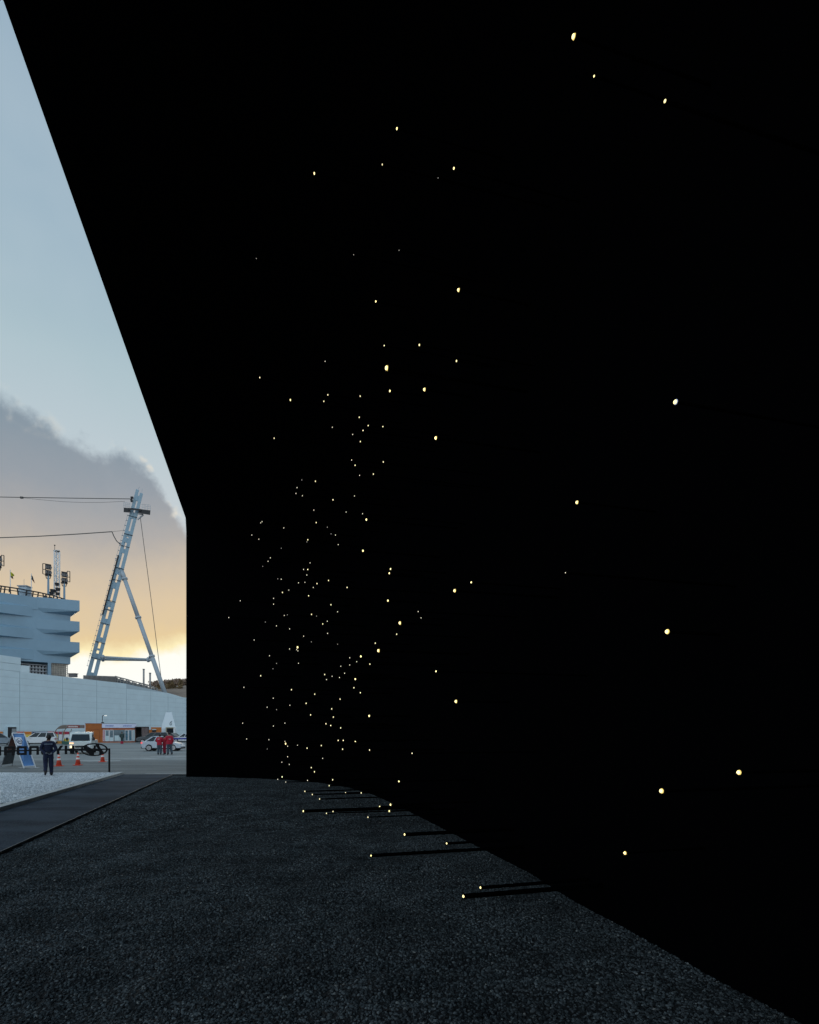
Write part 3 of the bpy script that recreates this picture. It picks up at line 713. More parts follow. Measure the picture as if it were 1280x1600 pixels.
floodlight(75.5, 930, 881.5, 8.6, 'floodlight on the grandstand roof just left of the lattice tower', -1)
floodlight(100.5, 937, 893.5, 9, 'floodlight on the grandstand roof just right of the lattice tower', 1)
floodlight(-2.5, 920, 868.5, 9, 'floodlight cut off by the left edge of the photo above the grandstand', 1)
# lattice tower
lt = empty('lattice_tower', gP(88.5, 934, -6), 0, 'tall slender lattice tower on the grandstand roof between two floodlights', 'lattice tower')
lr = lambda a, b, o=-6: gP(a, b, o)-Vector(lt.location)
c = MB(); Ls = ((84.6,-4.5),(93.2,-4.5),(88.2,-7.4),(92.6,-7.4))
for a, o_ in Ls[:3]: c.beam(lr(a,934,o_), lr(a+.1,859.5+(a-84)*.35,o_), .24, .24)
c.obj('leg', M_white, lt)
c = MB(); n = 14
for i in range(n):
    ya, yb = 931-i*5.1, 931-(i+1)*5.1
    for (a, oa), (b_2, ob) in ((Ls[0],Ls[1]),(Ls[1],Ls[2]),(Ls[2],Ls[0])):
        if i % 2: a, oa, b_2, ob = b_2, ob, a, oa
        c.beam(lr(a,ya,oa), lr(b_2,yb,ob), .12, .12); c.beam(lr(a,yb,oa), lr(b_2,yb,ob), .12, .12)
c.obj('bracing', M_white, lt)
c = MB(); c.tube(lr(85.5,861), lr(85.5,852), .07, n=5).tube(lr(85.5,852.6), lr(85.5,851.4), .22, n=6).beam(lr(83.8,860), lr(93.2,862.6), .3, 1.4)
c.obj('mast_head', M_black_steel, lt)
c = MB()
for a, b, r_ in ((89,911,.6),(90.5,919,.7),(82,921,.7),(80.5,925,.6),(90,926,.6),(86,922,.45)): c.tube(lr(a,b,-4.4), lr(a,b+4,-4.4), r_, r_*.8, 9)
c.obj('antenna_drum', M_black_steel, lt)

# ------------------------------------------------------------------ leaning cauldron mast
YM = 178.0; mast = empty('leaning_mast', P(140, 1080, YM), 0, 'tall leaning pale blue steel mast with crossarm platform and prop strut behind the wall', 'mast')
M_mast = mat('mast_paint', (.27,.40,.49), .5, 0, .4, var=.08, vscale=.3)
M_strut = mat('strut_paint', (.36,.42,.47), .5, 0, .4)
mr = lambda px, py, dy=0: P(px, py, YM+dy)-Vector(mast.location)
u8 = YM/F
def cl_(t):     # centre line of the mast, t 0 bottom .. 1 top
    return (136.8+(217.6-136.8)*t, 1080+(770-1080)*t)
def halfw(t): return (7.9-2.1*t)
dx, dy_ = 217.6-136.8, 770-1080; ln = math.hypot(dx, dy_); nx_, ny_ = -dy_/ln, dx/ln        # pixel normal (to the right)
def mp(t, off, dpt=0): cx, cy = cl_(t); return mr(cx+nx_*off, cy+ny_*off, dpt)
for sgn_ in (-1, 1):
    c = MB(); N = 12
    for i in range(N):
        t0, t1 = i/N, (i+1)/N; e0, e1 = (1.012, 1.012) if sgn_ < 0 else (1, 1)
        c.beamr(mp(t0*e0, sgn_*(halfw(t0)-2.6+.5*t0)), mp(t1*e1, sgn_*(halfw(t1)-2.6+.5*t1)), (5.2-1.0*t0)*u8, .7)
    c.obj('chord', M_mast, mast)
gaps = [(.10,.165),(.195,.245),(.30,.375),(.405,.455),(.52,.61),(.635,.675),(.715,.785),(.80,.83),(.855,.93)]
# solid web plates between the openings, a few real slots stay open
opens = [(.045,.14),(.17,.235),(.275,.355),(.39,.44),(.475,.56),(.585,.62),(.655,.735),(.757,.79),(.84,.905),(.925,.952),(.965,.978)]
opens = [(.094,.16),(.19,.205),(.216,.247),(.271,.335),(.365,.406),(.413,.423),(.452,.516),(.548,.558),(.561,.587),(.623,.694),(.716,.748),(.771,.777),(.806,.868),(.90,.919),(.923,.958),(.984,.993)]
prev = 0
for a, b in opens:
    MB().beamr(mp(prev, 0), mp(a, 0), (halfw(a)*2-6.0)*u8, .5).obj('web_plate', M_mast, mast); prev = b
c = MB()
for t in (.165,.245,.34,.41,.455,.56,.62,.73,.79,.88): c.beamr(mp(t,-halfw(t)-.6,-.5), mp(t,halfw(t)+.6,-.5), .55*u8, .3)
c.obj('collar', M_black_steel, mast)
# ladder with cage
c = MB(); t = .12
pts = [(mp(.12+.76*i/30,-halfw(.12+.76*i/30)-3.0), mp(.12+.76*i/30,-halfw(.12+.76*i/30)-1.2)) for i in range(31)]
for (a, b), (a2, b2) in zip(pts, pts[1:]): c.beamr(a, a2, .07, .07)
for a, b in pts: c.beamr(a, b, .12, .5)
for tt in (.18,.23,.38,.55,.66,.74): c.beamr(mp(tt,-halfw(tt)-3.4), mp(tt,-halfw(tt)), .22, .6)
c.obj('ladder_cage', M_strut, mast)
c = MB()
for i in range(14):
    t0, t1 = .38+.3*i/14, .38+.3*(i+1)/14; c.tube(mp(t0,-halfw(t0)-.3,-1.2), mp(t1,-halfw(t1)-.3,-1.2), .22, n=6)
c.obj('cable_duct', M_black_steel, mast)
# platform
c = MB()
def pbox(q, d0, d1):
    c.add([mr(*p_, d0) for p_ in q]+[mr(*p_, d1) for p_ in q], [(3,2,1,0),(4,5,6,7),(0,1,5,4),(1,2,6,5),(2,3,7,6),(3,0,4,7)])
pbox([(193.2,800.3),(203.5,801),(203.9,794.3),(193.4,793)], -1.2, 1.2)
pbox([(216,801.8),(234.6,804.6),(235.2,797.4),(217,795.2)], -1.2, 1.2)
pbox([(200,796.4),(220,798.2),(220,795.2),(200,793.4)], -1.5, -1.2)
c.obj('platform', M_black_steel, mast)
c = MB()
for a, b, ya, yb in ((193.4,203,793,794.3),(222,235.2,796,797.4)):
    for hgt in (3, 5.6, 8.2):
        c.beamr(mr(a,ya-hgt,-1.1), mr(b,yb-hgt,-1.1), .07, .07); c.beamr(mr(a,ya-hgt,1.1), mr(b,yb-hgt,1.1), .07, .07)
    for i in range(4):
        x = a+(b-a)*i/3; y = ya+(yb-ya)*i/3
        for d_ in (-1.1, 1.1): c.beamr(mr(x,y,d_), mr(x,y-8.2,d_), .09, .09)
c.obj('handrail', M_strut, mast)
c = MB(); c.tube(mp(1.0,-4), mp(1.03,-2.2), .05, n=5).tube(mp(.995,4), mr(222.5,763.5), .05, n=5); c.obj('lightning_rod', M_strut, mast)
c = MB(); c.tube(mr(205.3,780,-1), mr(205.9,784,-1), .4, .35, 8).tube(mr(204.6,777.5,-1), mr(208,777.5,-1), .35, n=6); c.obj('pulley', M_black_steel, mast)
c = MB(); c.beamr(mr(216,803), mr(224,804), .25, .25).beam(mr(215,812), mr(224,804.5), .3, .3); c.obj('bracket', M_strut, mast)
# prop strut and ties
c = MB(); c.tube(mr(190.5,893), mr(195,905), .6, .55, 10).tube(mr(194.5,904), mr(216,965), .62, .66, 10).tube(mr(216,965), mr(237.5,1026), .66, .64, 10).tube(mr(237.5,1026), mr(258,1084), .68, .7, 10)
for a in ((194.6,904.5),(216,965),(237.2,1025.5)): c.tube(mr(a[0]-.4,a[1]-1.2), mr(a[0]+.4,a[1]+1.2), .95, n=10)
c.beamr(mr(188.5,890), mr(193,901), 1.5, .4)
c.obj('prop_strut', M_strut, mast, True)
c = MB(); c.tube(mr(157,1026.5,-2), mr(232,1030.6,0), .36, n=8).tube(mr(156,1030.5,2), mr(232,1031.4,0), .36, n=8).tube(mr(231,1030.6), mr(238.6,1031), .5, n=8)
c.tube(mr(160,1026.6,-2), mr(162,1026.7,-2), .7, n=8).tube(mr(160,1030.5,2), mr(162,1030.6,2), .7, n=8).tube(mr(230.5,1030.8), mr(233,1030.9), .8, n=8)
c.obj('tie_tube', M_strut, mast, True)
# cables (each its own thing)
M_cable = mat('dark_cable', (.09,.085,.08), .6)
def cable(pts, r, label, extra=None):
    root = P(*pts[-1]); c = MB()
    c.path([P(*p)-root for p in pts], r, 5)
    if extra: c.tube(P(*extra[0])-root, P(*extra[1])-root, .38, .34, 8)
    o = c.obj('cable', M_cable); o.location = root; return tag(o, label, 'cable', 'cables strung to the leaning mast')
cable([(-260,770.5,YM),(-120,774.3,YM),(0,776.6,YM),(34,777.2,YM),(100,778.2,YM),(160,779,YM),(205,779.6,YM)], .12, 'uppermost cable running left from the mast head with a dark weight on it', ((32.2,777.4,YM),(36,777.6,YM)))
cable([(34,777.8,YM),(60,780.5,YM),(100,784,YM),(130,785.2,YM),(160,785,YM),(195,783.4,YM)], .05, 'faint thin sagging cable just under the uppermost cable')
cable([(-260,851,YM),(-100,845.2,YM),(0,840.2,YM),(60,838,YM),(120,834.6,YM),(175,830.8,YM),(178,838,YM),(182,845,YM),(188.5,851,YM)], .15, 'thick lower cable ending in a drooping loop at the mast')
cable([(175,830.8,YM),(192,829,YM)], .05, 'short thin stay from the lower cable end to the mast')
cable([(219,806,YM),(226,860,YM),(236,935,YM),(246,1015,YM),(252,1060,YM),(256,1085,YM)], .09, 'guy cable slanting down from the mast platform to the right')

# ------------------------------------------------------------------ hill and wood
M_hill = mat('winter_hill', (.22,.165,.13), .95, var=.4, vscale=.05)
hill = MB(); nxh, nyh = 90, 14; vs = []
def hz(x, t):
    p = 640+F*x/430.0
    prof = 0
    if p > 225: prof = min(1, (p-225)/60)
    ridge = 34+3*prof+1.5*math.sin(p*.006+1)+2*noise.noise((x*.02,0,3))
    if p < 246: ridge *= max(0, (p-215)/31)
    return max(0, ridge)*math.sin(math.pi*min(1, t)*.5)
for j in range(nyh):
    for i in range(nxh):
        x = -210+i*12; t = j/(nyh-1); vs.append((x, 330+t*110, hz(x, t)-.1))
for i in range(nxh): vs.append((-210+i*12, 640, -1))
hill.add(vs, [(j*nxh+i, j*nxh+i+1, (j+1)*nxh+i+1, (j+1)*nxh+i) for j in range(nyh) for i in range(nxh-1)])
tag(hill.obj('hill', M_hill, None, True), kind='structure')
M_pine = mat('pine_foliage', (.16,.11,.055), .9, var=.5, vscale=.4); M_bare = mat('bare_branches', (.25,.175,.13), .95, var=.4, vscale=.4)
M_trunk = mat('tree_bark', (.07,.05,.04), .95)
def leaf_cloud(mb, c, rx, rz, n, s, rg):
    for _ in range(n):
        while True:
            p = Vector((rg.uniform(-1,1), rg.uniform(-1,1), rg.uniform(-1,1)))
            if p.length < 1: break
        p = Vector((c[0]+p.x*rx, c[1]+p.y*rx, c[2]+p.z*rz))
        a = Vector((rg.gauss(0,1), rg.gauss(0,1), rg.gauss(0,1))).normalized()*s; b = a.orthogonal().normalized()*s*rg.uniform(.4,.9)
        mb.add([p-a, p+b, p+a, p-b], [(0,1,2,3)])
rg = random.Random(5); wood = MB()
for i in range(640):
    x = rg.uniform(-200, -150) if i < 420 else rg.uniform(-150, 60); t = rg.uniform(.75, 1.0); p = 640+F*x/430
    if p < 250: continue
    z = hz(x, t); h = rg.uniform(2.2, 4.2)
    leaf_cloud(wood, (x, 330+t*110, z+h*.5), rg.uniform(1.4,2.6), h*.6, 46, .5, rg)
tag(wood.obj('hillside_wood', M_bare), 'bare brown winter wood covering the hill beyond the stadium wall', 'wood', kind='stuff')
def far_tree(px, ytop, w, m_, label):
    Y = 400; z0 = 19; root = P(px, 1100, Y); zt_ = P(px, ytop, Y).z
    e_ = empty('pine_tree', root, 0, label, 'tree', 'pines on the hill ridge')
    hh = zt_-root.z
    MB().tube((0,0,-3), (0,0,hh*.9), .35, .1, 6).obj('trunk', M_trunk, e_)
    c = MB(); r_ = w*Y/F/2
    for kk in range(9):
        f_ = kk/8; rad = 1.15*r_*math.sin(math.pi*(.22+.70*f_))*rg.uniform(.75,1.15)
        leaf_cloud(c, (rg.uniform(-.5,.5)*r_, rg.uniform(-.5,.5)*r_, hh*(.42+.55*f_)), rad, hh*.09, 90, .45, rg)
    c.obj('crown', m_, e_)
far_tree(245, 1071.5, 7, M_pine, 'small pine on the hill ridge, left of the mast prop strut')
far_tree(250, 1069.5, 6, M_pine, 'pine crown just touching the mast prop strut from the left')
far_tree(262.5, 1065.5, 10, M_pine, 'bushy pine on the hill ridge, right of the mast prop strut')
far_tree(270, 1064, 8, M_pine, 'tall pine on the ridge between the bushy pine and the black pavilion')
far_tree(281, 1062.5, 10, M_pine, 'broad pine on the ridge nearest to the black pavilion')

# ------------------------------------------------------------------ banners behind the cars
M_red = mat('red_banner', (.48,.05,.03), .7, var=.2, vscale=1); M_or = mat('orange_banner', (.55,.17,.03), .7, var=.2, vscale=1); M_ye = mat('yellow_banner', (.62,.45,.09), .7, var=.2, vscale=1)
M_nv = mat('navy_banner', (.05,.06,.12), .7); M_mg = mat('crimson_banner', (.32,.02,.05), .7); M_pw = mat('off_white_banner', (.6,.62,.64), .7)
bl = [(-8,5,M_or,M_ye,'orange topped banner fence at the left edge behind the grey car'),
      (25.5,37,M_red,M_ye,'red topped banner fence just right of the wall doorway'),
      (37.5,50,M_or,M_ye,'orange banner fence above the white SUV bonnet'),
      (50.5,62,M_nv,M_or,'navy topped banner fence above the white SUV roof'),
      (62.5,74,M_nv,M_pw,'pale banner fence with navy top behind the white SUV tail'),
      (74.5,83,M_red,M_ye,'yellow banner fence with red top left of the food cart'),
      (83.5,91,M_mg,M_ye,'crimson and yellow banner fence beside the first curved post of the cart'),
      (91.5,97.5,M_mg,M_pw,'crimson topped banner fence seen through the food cart'),
      (98,109,M_mg,M_pw,'crimson banner fence behind the food cart next to the truck')]
for a, b, m1, m2, lab in bl:
    Y = 98; c0 = (a+b)/2; w = (b-a)/F*Y; root = Vector(((c0-640)/F*Y, Y, 0))
    e_ = empty('banner_fence', root, 0, lab, 'banner', 'banner fences along the stadium wall')
    MB().box(-w/2,w/2,-.03,.03,1.25,1.75).obj('top_cloth', m1, e_); MB().box(-w/2,w/2,-.03,.03,.25,1.245).obj('lower_cloth', m2, e_)
    MB().box(-w/2,-w/2+.05,-.05,.05,0,1.8).box(w/2-.05,w/2,-.05,.05,0,1.8).obj('frame', M_grey, e_)

# ------------------------------------------------------------------ cars
M_glass = mat('car_glass', (.012,.018,.024), .12, 0, .35); M_tyre = mat('tyre', (.015,.015,.016), .9); M_rim = mat('rim', (.4,.42,.44), .35, .7)
M_hl = mat('headlamp_glass', (.6,.62,.65), .15, 0, .8); M_tl = mat('tail_lamp', (.28,.02,.02), .3)
M_tl2 = mat('lit_tail_lamp', (.7,.06,.06), .3, emit=(1,.10,.12), estr=.8); M_trim = mat('black_trim', (.02,.021,.023), .6)
M_plate = mat('number_plate', (.65,.65,.62), .5)
def paint(name, c): return mat(name, c, .28, 0, .6, coat=.5)
def car(L, W, Hh, kind, m, label, loc, rz, group='cars parked in front of the stadium', tl=None):
    """local +X is the front"""
    root = empty('car', loc, rz, label, 'car', group)
    k = L/4.6; zk = Hh/(1.45 if kind == 'sedan' else 1.68); S_ = lambda pts: [(x*k, z*zk) for x, z in pts]
    gc = .30
    def arch(cx, r=.37, n=7): return [(cx+r*math.cos(math.pi*i/n), gc+r*math.sin(math.pi*i/n)) for i in range(n+1)]   # front to rear
    if kind == 'sedan':
        up = [(-2.28,.55),(-2.25,.88),(-2.1,.97),(-1.7,.99),(1.0,.93),(1.7,.84),(2.2,.68),(2.3,.5),(2.28,.3)]
        gb, gt_, zg0, zg1 = (-1.85, 1.05), (-1.05, .28), .95, 1.42
    else:
        up = [(-2.28,.6),(-2.26,1.05),(-2.2,1.1),(1.0,1.08),(1.75,1.0),(2.2,.85),(2.3,.55),(2.28,.33)]
        gb, gt_, zg0, zg1 = (-2.2, 1.1), (-1.95, .35), 1.08, 1.64
    low = arch(1.42)+arch(-1.38)
    poly = up+[(1.42+.37+.02,.28)]+low[:8]+low[8:]+[(-1.38-.39,.28),(-2.24,.32)]
    b = MB().prism(S_(poly), -W/2, W/2, inset=.035, bev=.12).obj('body', m, root, False, .02)
    g = MB(); w0, w1 = W/2-.07, W/2-.24
    v = [(gb[0],-w0,zg0),(gb[1],-w0,zg0),(gb[1],w0,zg0),(gb[0],w0,zg0),(gt_[0],-w1,zg1),(gt_[1],-w1,zg1),(gt_[1],w1,zg1),(gt_[0],w1,zg1)]
    v = [Vector((a*k, b2, c2*zk)) for a, b2, c2 in v]
    g.add(v, [(3,2,1,0),(4,5,6,7),(0,1,5,4),(1,2,6,5),(2,3,7,6),(3,0,4,7)]); g.obj('window_glass', M_glass, root, bevel=.03)
    r_ = MB(); r_.add([p+Vector((0,0,.0)) for p in v[4:]]+[v[4]+Vector((.1*k,.08,.06)), v[5]+Vector((-.12*k,.08,.05)), v[6]+Vector((-.12*k,-.08,.05)), v[7]+Vector((.1*k,-.08,.06))],
            [(0,3,2,1),(4,5,6,7),(0,1,5,4),(1,2,6,5),(2,3,7,6),(3,0,4,7)])
    ro = r_.obj('roof', m, root, bevel=.02)
    pl = MB()
    for sy in (0, 3):
        o = 1 if sy == 0 else -1
        a0, a1 = (v[0], v[4]) if sy == 0 else (v[3], v[7]); b0, b1 = (v[1], v[5]) if sy == 0 else (v[2], v[6])
        pl.beam(a0, a1, .09, .06); pl.beam(b0, b1, .07, .06)
        for f_ in (.36, .68): pl.beam(a0.lerp(b0, f_), a1.lerp(b1, f_), .06, .04)
    pl.obj('pillar', m if kind != 'sedan' else m, root)
    for wx in (1.42*k, -1.38*k):
        for sy in (-1, 1):
            y = sy*(W/2-.11)
            wh = MB().tube((wx, y-.11, gc*zk+.02), (wx, y+.11, gc*zk+.02), .33, n=20).obj('wheel', M_tyre, root, bevel=.02)
            rm = MB()
            for s5 in range(5):
                a5 = 2*math.pi*s5/5; rm.beam((wx, y+sy*.12, gc*zk+.02), (wx+.2*math.cos(a5), y+sy*.12, gc*zk+.02+.2*math.sin(a5)), .07, .03)
            rm.tube((wx, y+sy*.09, gc*zk+.02), (wx, y+sy*.115, gc*zk+.02), .22, n=16); rm.obj('rim', M_rim, wh)
    for sy in (-1, 1):
        MB().box(2.12*k,2.27*k,sy*(W/2-.32)-.2,sy*(W/2-.32)+.2,.58*zk,.74*zk).obj('headlight', M_hl, root, bevel=.02)
        MB().box(-2.31*k,-2.0*k,sy*(W/2-.2)-.2,sy*(W/2-.2)+.2,.74*zk,.90*zk).obj('taillight', tl or M_tl, root, bevel=.02)
        MB().box(.78*k,.92*k,sy*(W/2+.03)-.09,sy*(W/2+.03)+.09,.93*zk,1.05*zk).obj('mirror', m, root, bevel=.02)
    MB().box(-2.33*k,-2.2*k,-W/2+.12,W/2-.12,.26,.42*zk).obj('bumper', M_trim, root, bevel=.02)
    MB().box(2.2*k,2.33*k,-W/2+.12,W/2-.12,.22,.38*zk).obj('bumper', M_trim, root, bevel=.02)
    MB().box(-2.345*k,-2.27*k,-.26,.26,.6*zk,.72*zk).obj('number_plate', M_plate, root)
    MB().box(-1.9*k,1.9*k,-W/2+.16,W/2-.16,.17,.34).obj('underbody', M_trim, root)
    return root
pw_ = paint('white_car_paint', (.62,.65,.68)); ps_ = paint('silver_car_paint', (.50,.55,.62)); pgr = paint('grey_car_paint', (.22,.27,.32)); pdk = paint('dark_car_paint', (.045,.06,.07))
p = G(60, 1164.2); car(4.3, 1.8, 1.7, 'suv', pw_, 'white SUV parked between the blue board and the navy man', p, face(p)+R(172))
p = G(-4, 1165); car(4.3, 1.8, 1.62, 'suv', pgr, 'grey-blue car cut off by the left edge of the photo', p, face(p)+R(8))
p = G(240, 1161.3); car(4.6, 1.85, 1.65, 'suv', pdk, 'dark grey SUV parked right of the glass kiosk', p, face(p)+R(172))
p = G(263, 1159.5); car(4.2, 1.8, 1.5, 'sedan', pdk, 'dark car behind the group in red jackets', p, face(p)+R(150))
pc = paint('patrol_white', (.66,.68,.72)); p = G(290, 1160.5)
r_ = car(4.4, 1.8, 1.45, 'sedan', pc, 'white car with a blue side stripe half hidden by the black pavilion corner', p, face(p)+R(175))
M_bs = mat('blue_stripe', (.03,.05,.3), .4)
MB().box(-2.0,1.9,-.92,-.905,.55,.78).box(-2.0,1.9,.905,.92,.55,.78).obj('side_stripe', M_bs, r_)
MB().box(.9,1.7,-.935,-.925,.58,.72).obj('door_lettering', M_plate, r_)
p = G(255.5, 1173.2); car(3.75, 1.6, 1.42, 'sedan', ps_, 'silver sedan with red tail lights passing behind the people in red jackets', p, face(p)+R(-18), 'cars on the car park', M_tl2)

# white pickup truck facing the camera
p = G(128, 1177.5); tk = empty('pickup_truck', p, face(p)+R(-7), 'white cab-over pickup truck facing the camera with one headlight lit', 'truck')
cabm = paint('truck_white', (.62,.66,.64))
Mt = Matrix.Rotation(R(90), 4, 'Z')         # local: -Y is the front
def yprism(poly, x0, x1, **k_): return MB().prism(poly, x0, x1, M=Matrix(((0,1,0,0),(1,0,0,0),(0,0,1,0),(0,0,0,1))), **k_)
yprism([(-1.0,.42),(-1.0,1.02),(-.95,1.1),(-.55,1.78),(-.42,1.86),(.55,1.9),(.62,1.8),(.62,.42)], -.84, .84, inset=.03, bev=.10).obj('cab', cabm, tk, bevel=.02)
def onface(z): return -.965+(z-1.08)*(.42/.70)
ws_ = MB(); ws_.slab([(-.72,onface(1.14)-.03,1.14),(.72,onface(1.14)-.03,1.14),(.64,onface(1.70)-.03,1.70),(-.64,onface(1.70)-.03,1.70)], -.04)
ws_.obj('windscreen', M_glass, tk, bevel=.01)
for sx_ in (-1, 1):
    MB().box(sx_*.842-.012, sx_*.842+.012, -.45, .4, 1.15, 1.68).obj('side_window', M_glass, tk)
    m_ = MB().box(sx_*1.0-.09, sx_*1.0+.09, -.95, -.87, 1.15, 1.42).obj('mirror', M_trim, tk, bevel=.02)
    MB().beam((sx_*.84,-.85,1.3), (sx_*.95,-.9,1.32), .03, .03).obj('mirror_arm', M_trim, m_)
M_lit = mat('lit_headlamp', (1,.8,.5), .3, emit=(1,.70,.34), estr=2.2); M_ind = mat('lit_indicator', (1,.6,.35), .3, emit=(1,.5,.25), estr=1.4)
MB().box(-.76,-.46,-1.06,-.98,.54,.70).obj('headlight', M_lit, tk, bevel=.03)
MB().box(.42,.78,-1.06,-.98,.52,.74).obj('headlight', M_hl, tk, bevel=.03)
MB().box(-.80,-.5,-1.035,-.98,.88,.98).obj('indicator', M_ind, tk, bevel=.02); MB().box(.5,.80,-1.035,-.98,.88,.98).obj('indicator', M_hl, tk, bevel=.02)
MB().box(-.4,.4,-1.04,-.99,.55,.72).obj('grille', M_trim, tk, bevel=.02)
MB().box(-.84,.84,-1.14,-.95,.26,.48).obj('bumper', M_trim, tk, bevel=.03)
MB().box(-.26,.26,-1.16,-1.14,.32,.43).obj('number_plate', M_plate, tk)
MB().beam((-.5,onface(1.13)-.07,1.13), (.1,onface(1.2)-.06,1.2), .025, .02).beam((.1,onface(1.13)-.07,1.13), (.6,onface(1.2)-.06,1.2), .025, .02).obj('wiper', M_trim, tk)
MB().box(-.88,.88,.72,3.4,.70,1.15).box(-.82,.82,.62,.72,.7,1.75).obj('cargo_bed', cabm, tk, bevel=.02)
for sx_ in (-.72, .72):
    for yy in (-.35, 2.4):
        w_ = MB().tube((sx_-.1,yy,.32), (sx_+.1,yy,.32), .32, n=18).obj('wheel', M_tyre, tk)
        MB().tube((sx_*1.12-.03,yy,.32), (sx_*1.12+.03,yy,.32), .18, n=12).obj('rim', M_rim, w_)

# ------------------------------------------------------------------ food cart
p = G(100, 1163.5); fcart = empty('food_cart', p, face(p), 'food cart with curved canopy, red and white sign board and yellow counter', 'food cart')
us_ = F/p.y                                   # pixels per metre there
def cx_(px, py): return ((px-100)/us_, (1163.5-py)/us_)
def arch_tube(mb, pts, y, r=.045):
    for a, b in zip(pts, pts[1:]): mb.tube((a[0], y, a[1]), (b[0], y, b[1]), r, n=6)
M_br = mat('brown_frame', (.16,.09,.05), .6); M_canvas = mat('brown_canvas', (.17,.14,.12), .8)
for off, y in ((0,-.6),(11.5,-.6)):
    c = MB(); arch_tube(c, [cx_(x_+off, y_) for x_, y_ in ((91,1162),(89.3,1157),(88,1151),(88,1146),(89,1142),(91,1138.5),(94,1135.5),(98,1133.6))], y)
    arch_tube(c, [cx_(x_+off, y_) for x_, y_ in ((91,1162),(89.3,1157),(88,1151),(88,1146),(89,1142),(91,1138.5),(94,1135.5),(98,1133.6))], .6)
    c.obj('curved_post', M_br, fcart)
c = MB(); c.prism([cx_(*q) for q in ((90.6,1139.2),(93,1136),(96,1133.8),(99.5,1133),(104,1132.9),(104,1138.6),(97,1138.8),(93,1139.2))], -.9, .9); c.obj('canopy', M_canvas, fcart)
c = MB(); (x0, z0), (x1, z1) = cx_(104.3,1137.8), cx_(127.6,1133); c.box(x0,x1,-.8,-.66,z0,z1); c.obj('sign_board', mat('sign_red', (.22,.035,.03), .6), fcart)
c = MB(); (x0, z0), (x1, z1) = cx_(106,1136.5), cx_(119,1134.4)
for i in range(9): c.box(x0+(x1-x0)*i/9, x0+(x1-x0)*(i+.72)/9, -.82, -.802, z0+.02*(i%2), z1-.02*(i%3))
c.obj('sign_lettering', mat('sign_white', (.75,.72,.7), .6), fcart)
(x0, z0), (x1, z1) = cx_(121,1137.6), cx_(126.5,1133.3); MB().box(x0,x1,-.82,-.801,z0,z1).obj('sign_picture', M_canvas, fcart)
(x0, z0), (x1, z1) = cx_(89,1162), cx_(97,1158); MB().box(x0,x1,-.7,.3,z0,z1).obj('counter', mat('counter_orange', (.55,.25,.05), .6), fcart, bevel=.02)
(x0, z0), (x1, z1) = cx_(99.5,1158.5), cx_(106.5,1154.3); MB().box(x0,x1,-.6,.2,z0,z1).obj('yellow_bin', mat('bin_yellow', (.72,.52,.03), .5), fcart, bevel=.04)
(x0, z0), (x1, z1) = cx_(97,1163), cx_(108,1158); MB().box(x0,x1,-.75,.3,z0,z1).obj('green_tarpaulin', mat('tarp_green', (.05,.13,.11), .8), fcart, bevel=.05)
c = MB(); arch_tube(c, [cx_(*q) for q in ((110,1139),(109,1144),(109,1150),(109.5,1163))], -.6); c.obj('rear_post', M_br, fcart)
(x0, z0), (x1, z1) = cx_(99,1147), cx_(100.6,1142.8); MB().box(x0,x1,-.55,-.45,z0-.2,z1).obj('hanging_lamp', mat('lamp_orange', (.5,.28,.08), .5), fcart)

# ------------------------------------------------------------------ kiosk
p = G(172, 1160.3); kio = empty('kiosk', p, face(p)-R(4), 'orange container kiosk with glass shopfront and pale lavender sign', 'kiosk')
us_ = F/p.y*1.13
kx = lambda px: (px-172)/us_
kz = lambda py: (1160.3-py)/us_*1.10
M_org = mat('orange_steel', (.42,.125,.022), .5, 0, .4, var=.12, vscale=1.5); M_orr = mat('orange_trim', (.45,.12,.04), .5); M_wf = mat('white_frame', (.68,.70,.72), .5)
M_shopglass = mat('shop_glass', (.08,.15,.19), .1, 0, .8, var=.5, vscale=1.2); M_lav = mat('lavender_fascia', (.60,.64,.80), .5)
M_blut = mat('blue_lettering', (.10,.16,.42), .5)
x0, x1, xr = kx(134), kx(159.5), kx(213)
MB().box(x0, x1, 0, 2.5, 0, kz(1130.3)).obj('container_wall', M_org, kio, bevel=.02)
c = MB()
for i in range(15): xx = x0+.1+(x1-x0-.2)*i/14; c.box(xx-.035, xx+.035, -.04, 0, .15, kz(1131.5))
c.obj('corrugation', M_org, kio)
c = MB(); c.box(kx(143.5)-.05,kx(143.5)+.02,-.06,-.041,.1,kz(1140)).box(kx(155.5)-.02,kx(155.5)+.05,-.06,-.041,.1,kz(1140)).box(kx(143.5),kx(155.5),-.06,-.041,kz(1140),kz(1139.3))
c.obj('door_frame', mat('door_dark_orange', (.26,.07,.02), .6), kio)
MB().box(x0-.05, x1, -.07, 2.55, kz(1130.3), kz(1129.6)).obj('roof_edge', mat('roof_edge_red', (.25,.06,.03), .6), kio)
MB().box(x1+.02, xr, .12, 2.5, 0, kz(1137)).obj('shop_interior_wall', M_dark, kio)
MB().box(x1, xr+.02, -.12, 2.5, kz(1136.9), kz(1130)).obj('sign_fascia', M_lav, kio, bevel=.01)
c = MB()
for a, b in ((165,178),(192.5,206.5)):
    n_ = 8
    for i in range(n_):
        xx = kx(a+(b-a)*i/n_); c.box(xx, xx+(kx(b)-kx(a))/n_*.68, -.135, -.121, kz(1134.6)+.03*(i%2), kz(1132.6)-.03*((i*2)%3==0))
c.obj('sign_lettering', M_blut, kio)
MB().box(x1, xr+.02, -.14, -.125, kz(1137.2), kz(1136.7)).box(x1, xr+.02, -.14, .1, kz(1130), kz(1129.6)).obj('fascia_trim', M_trim, kio)
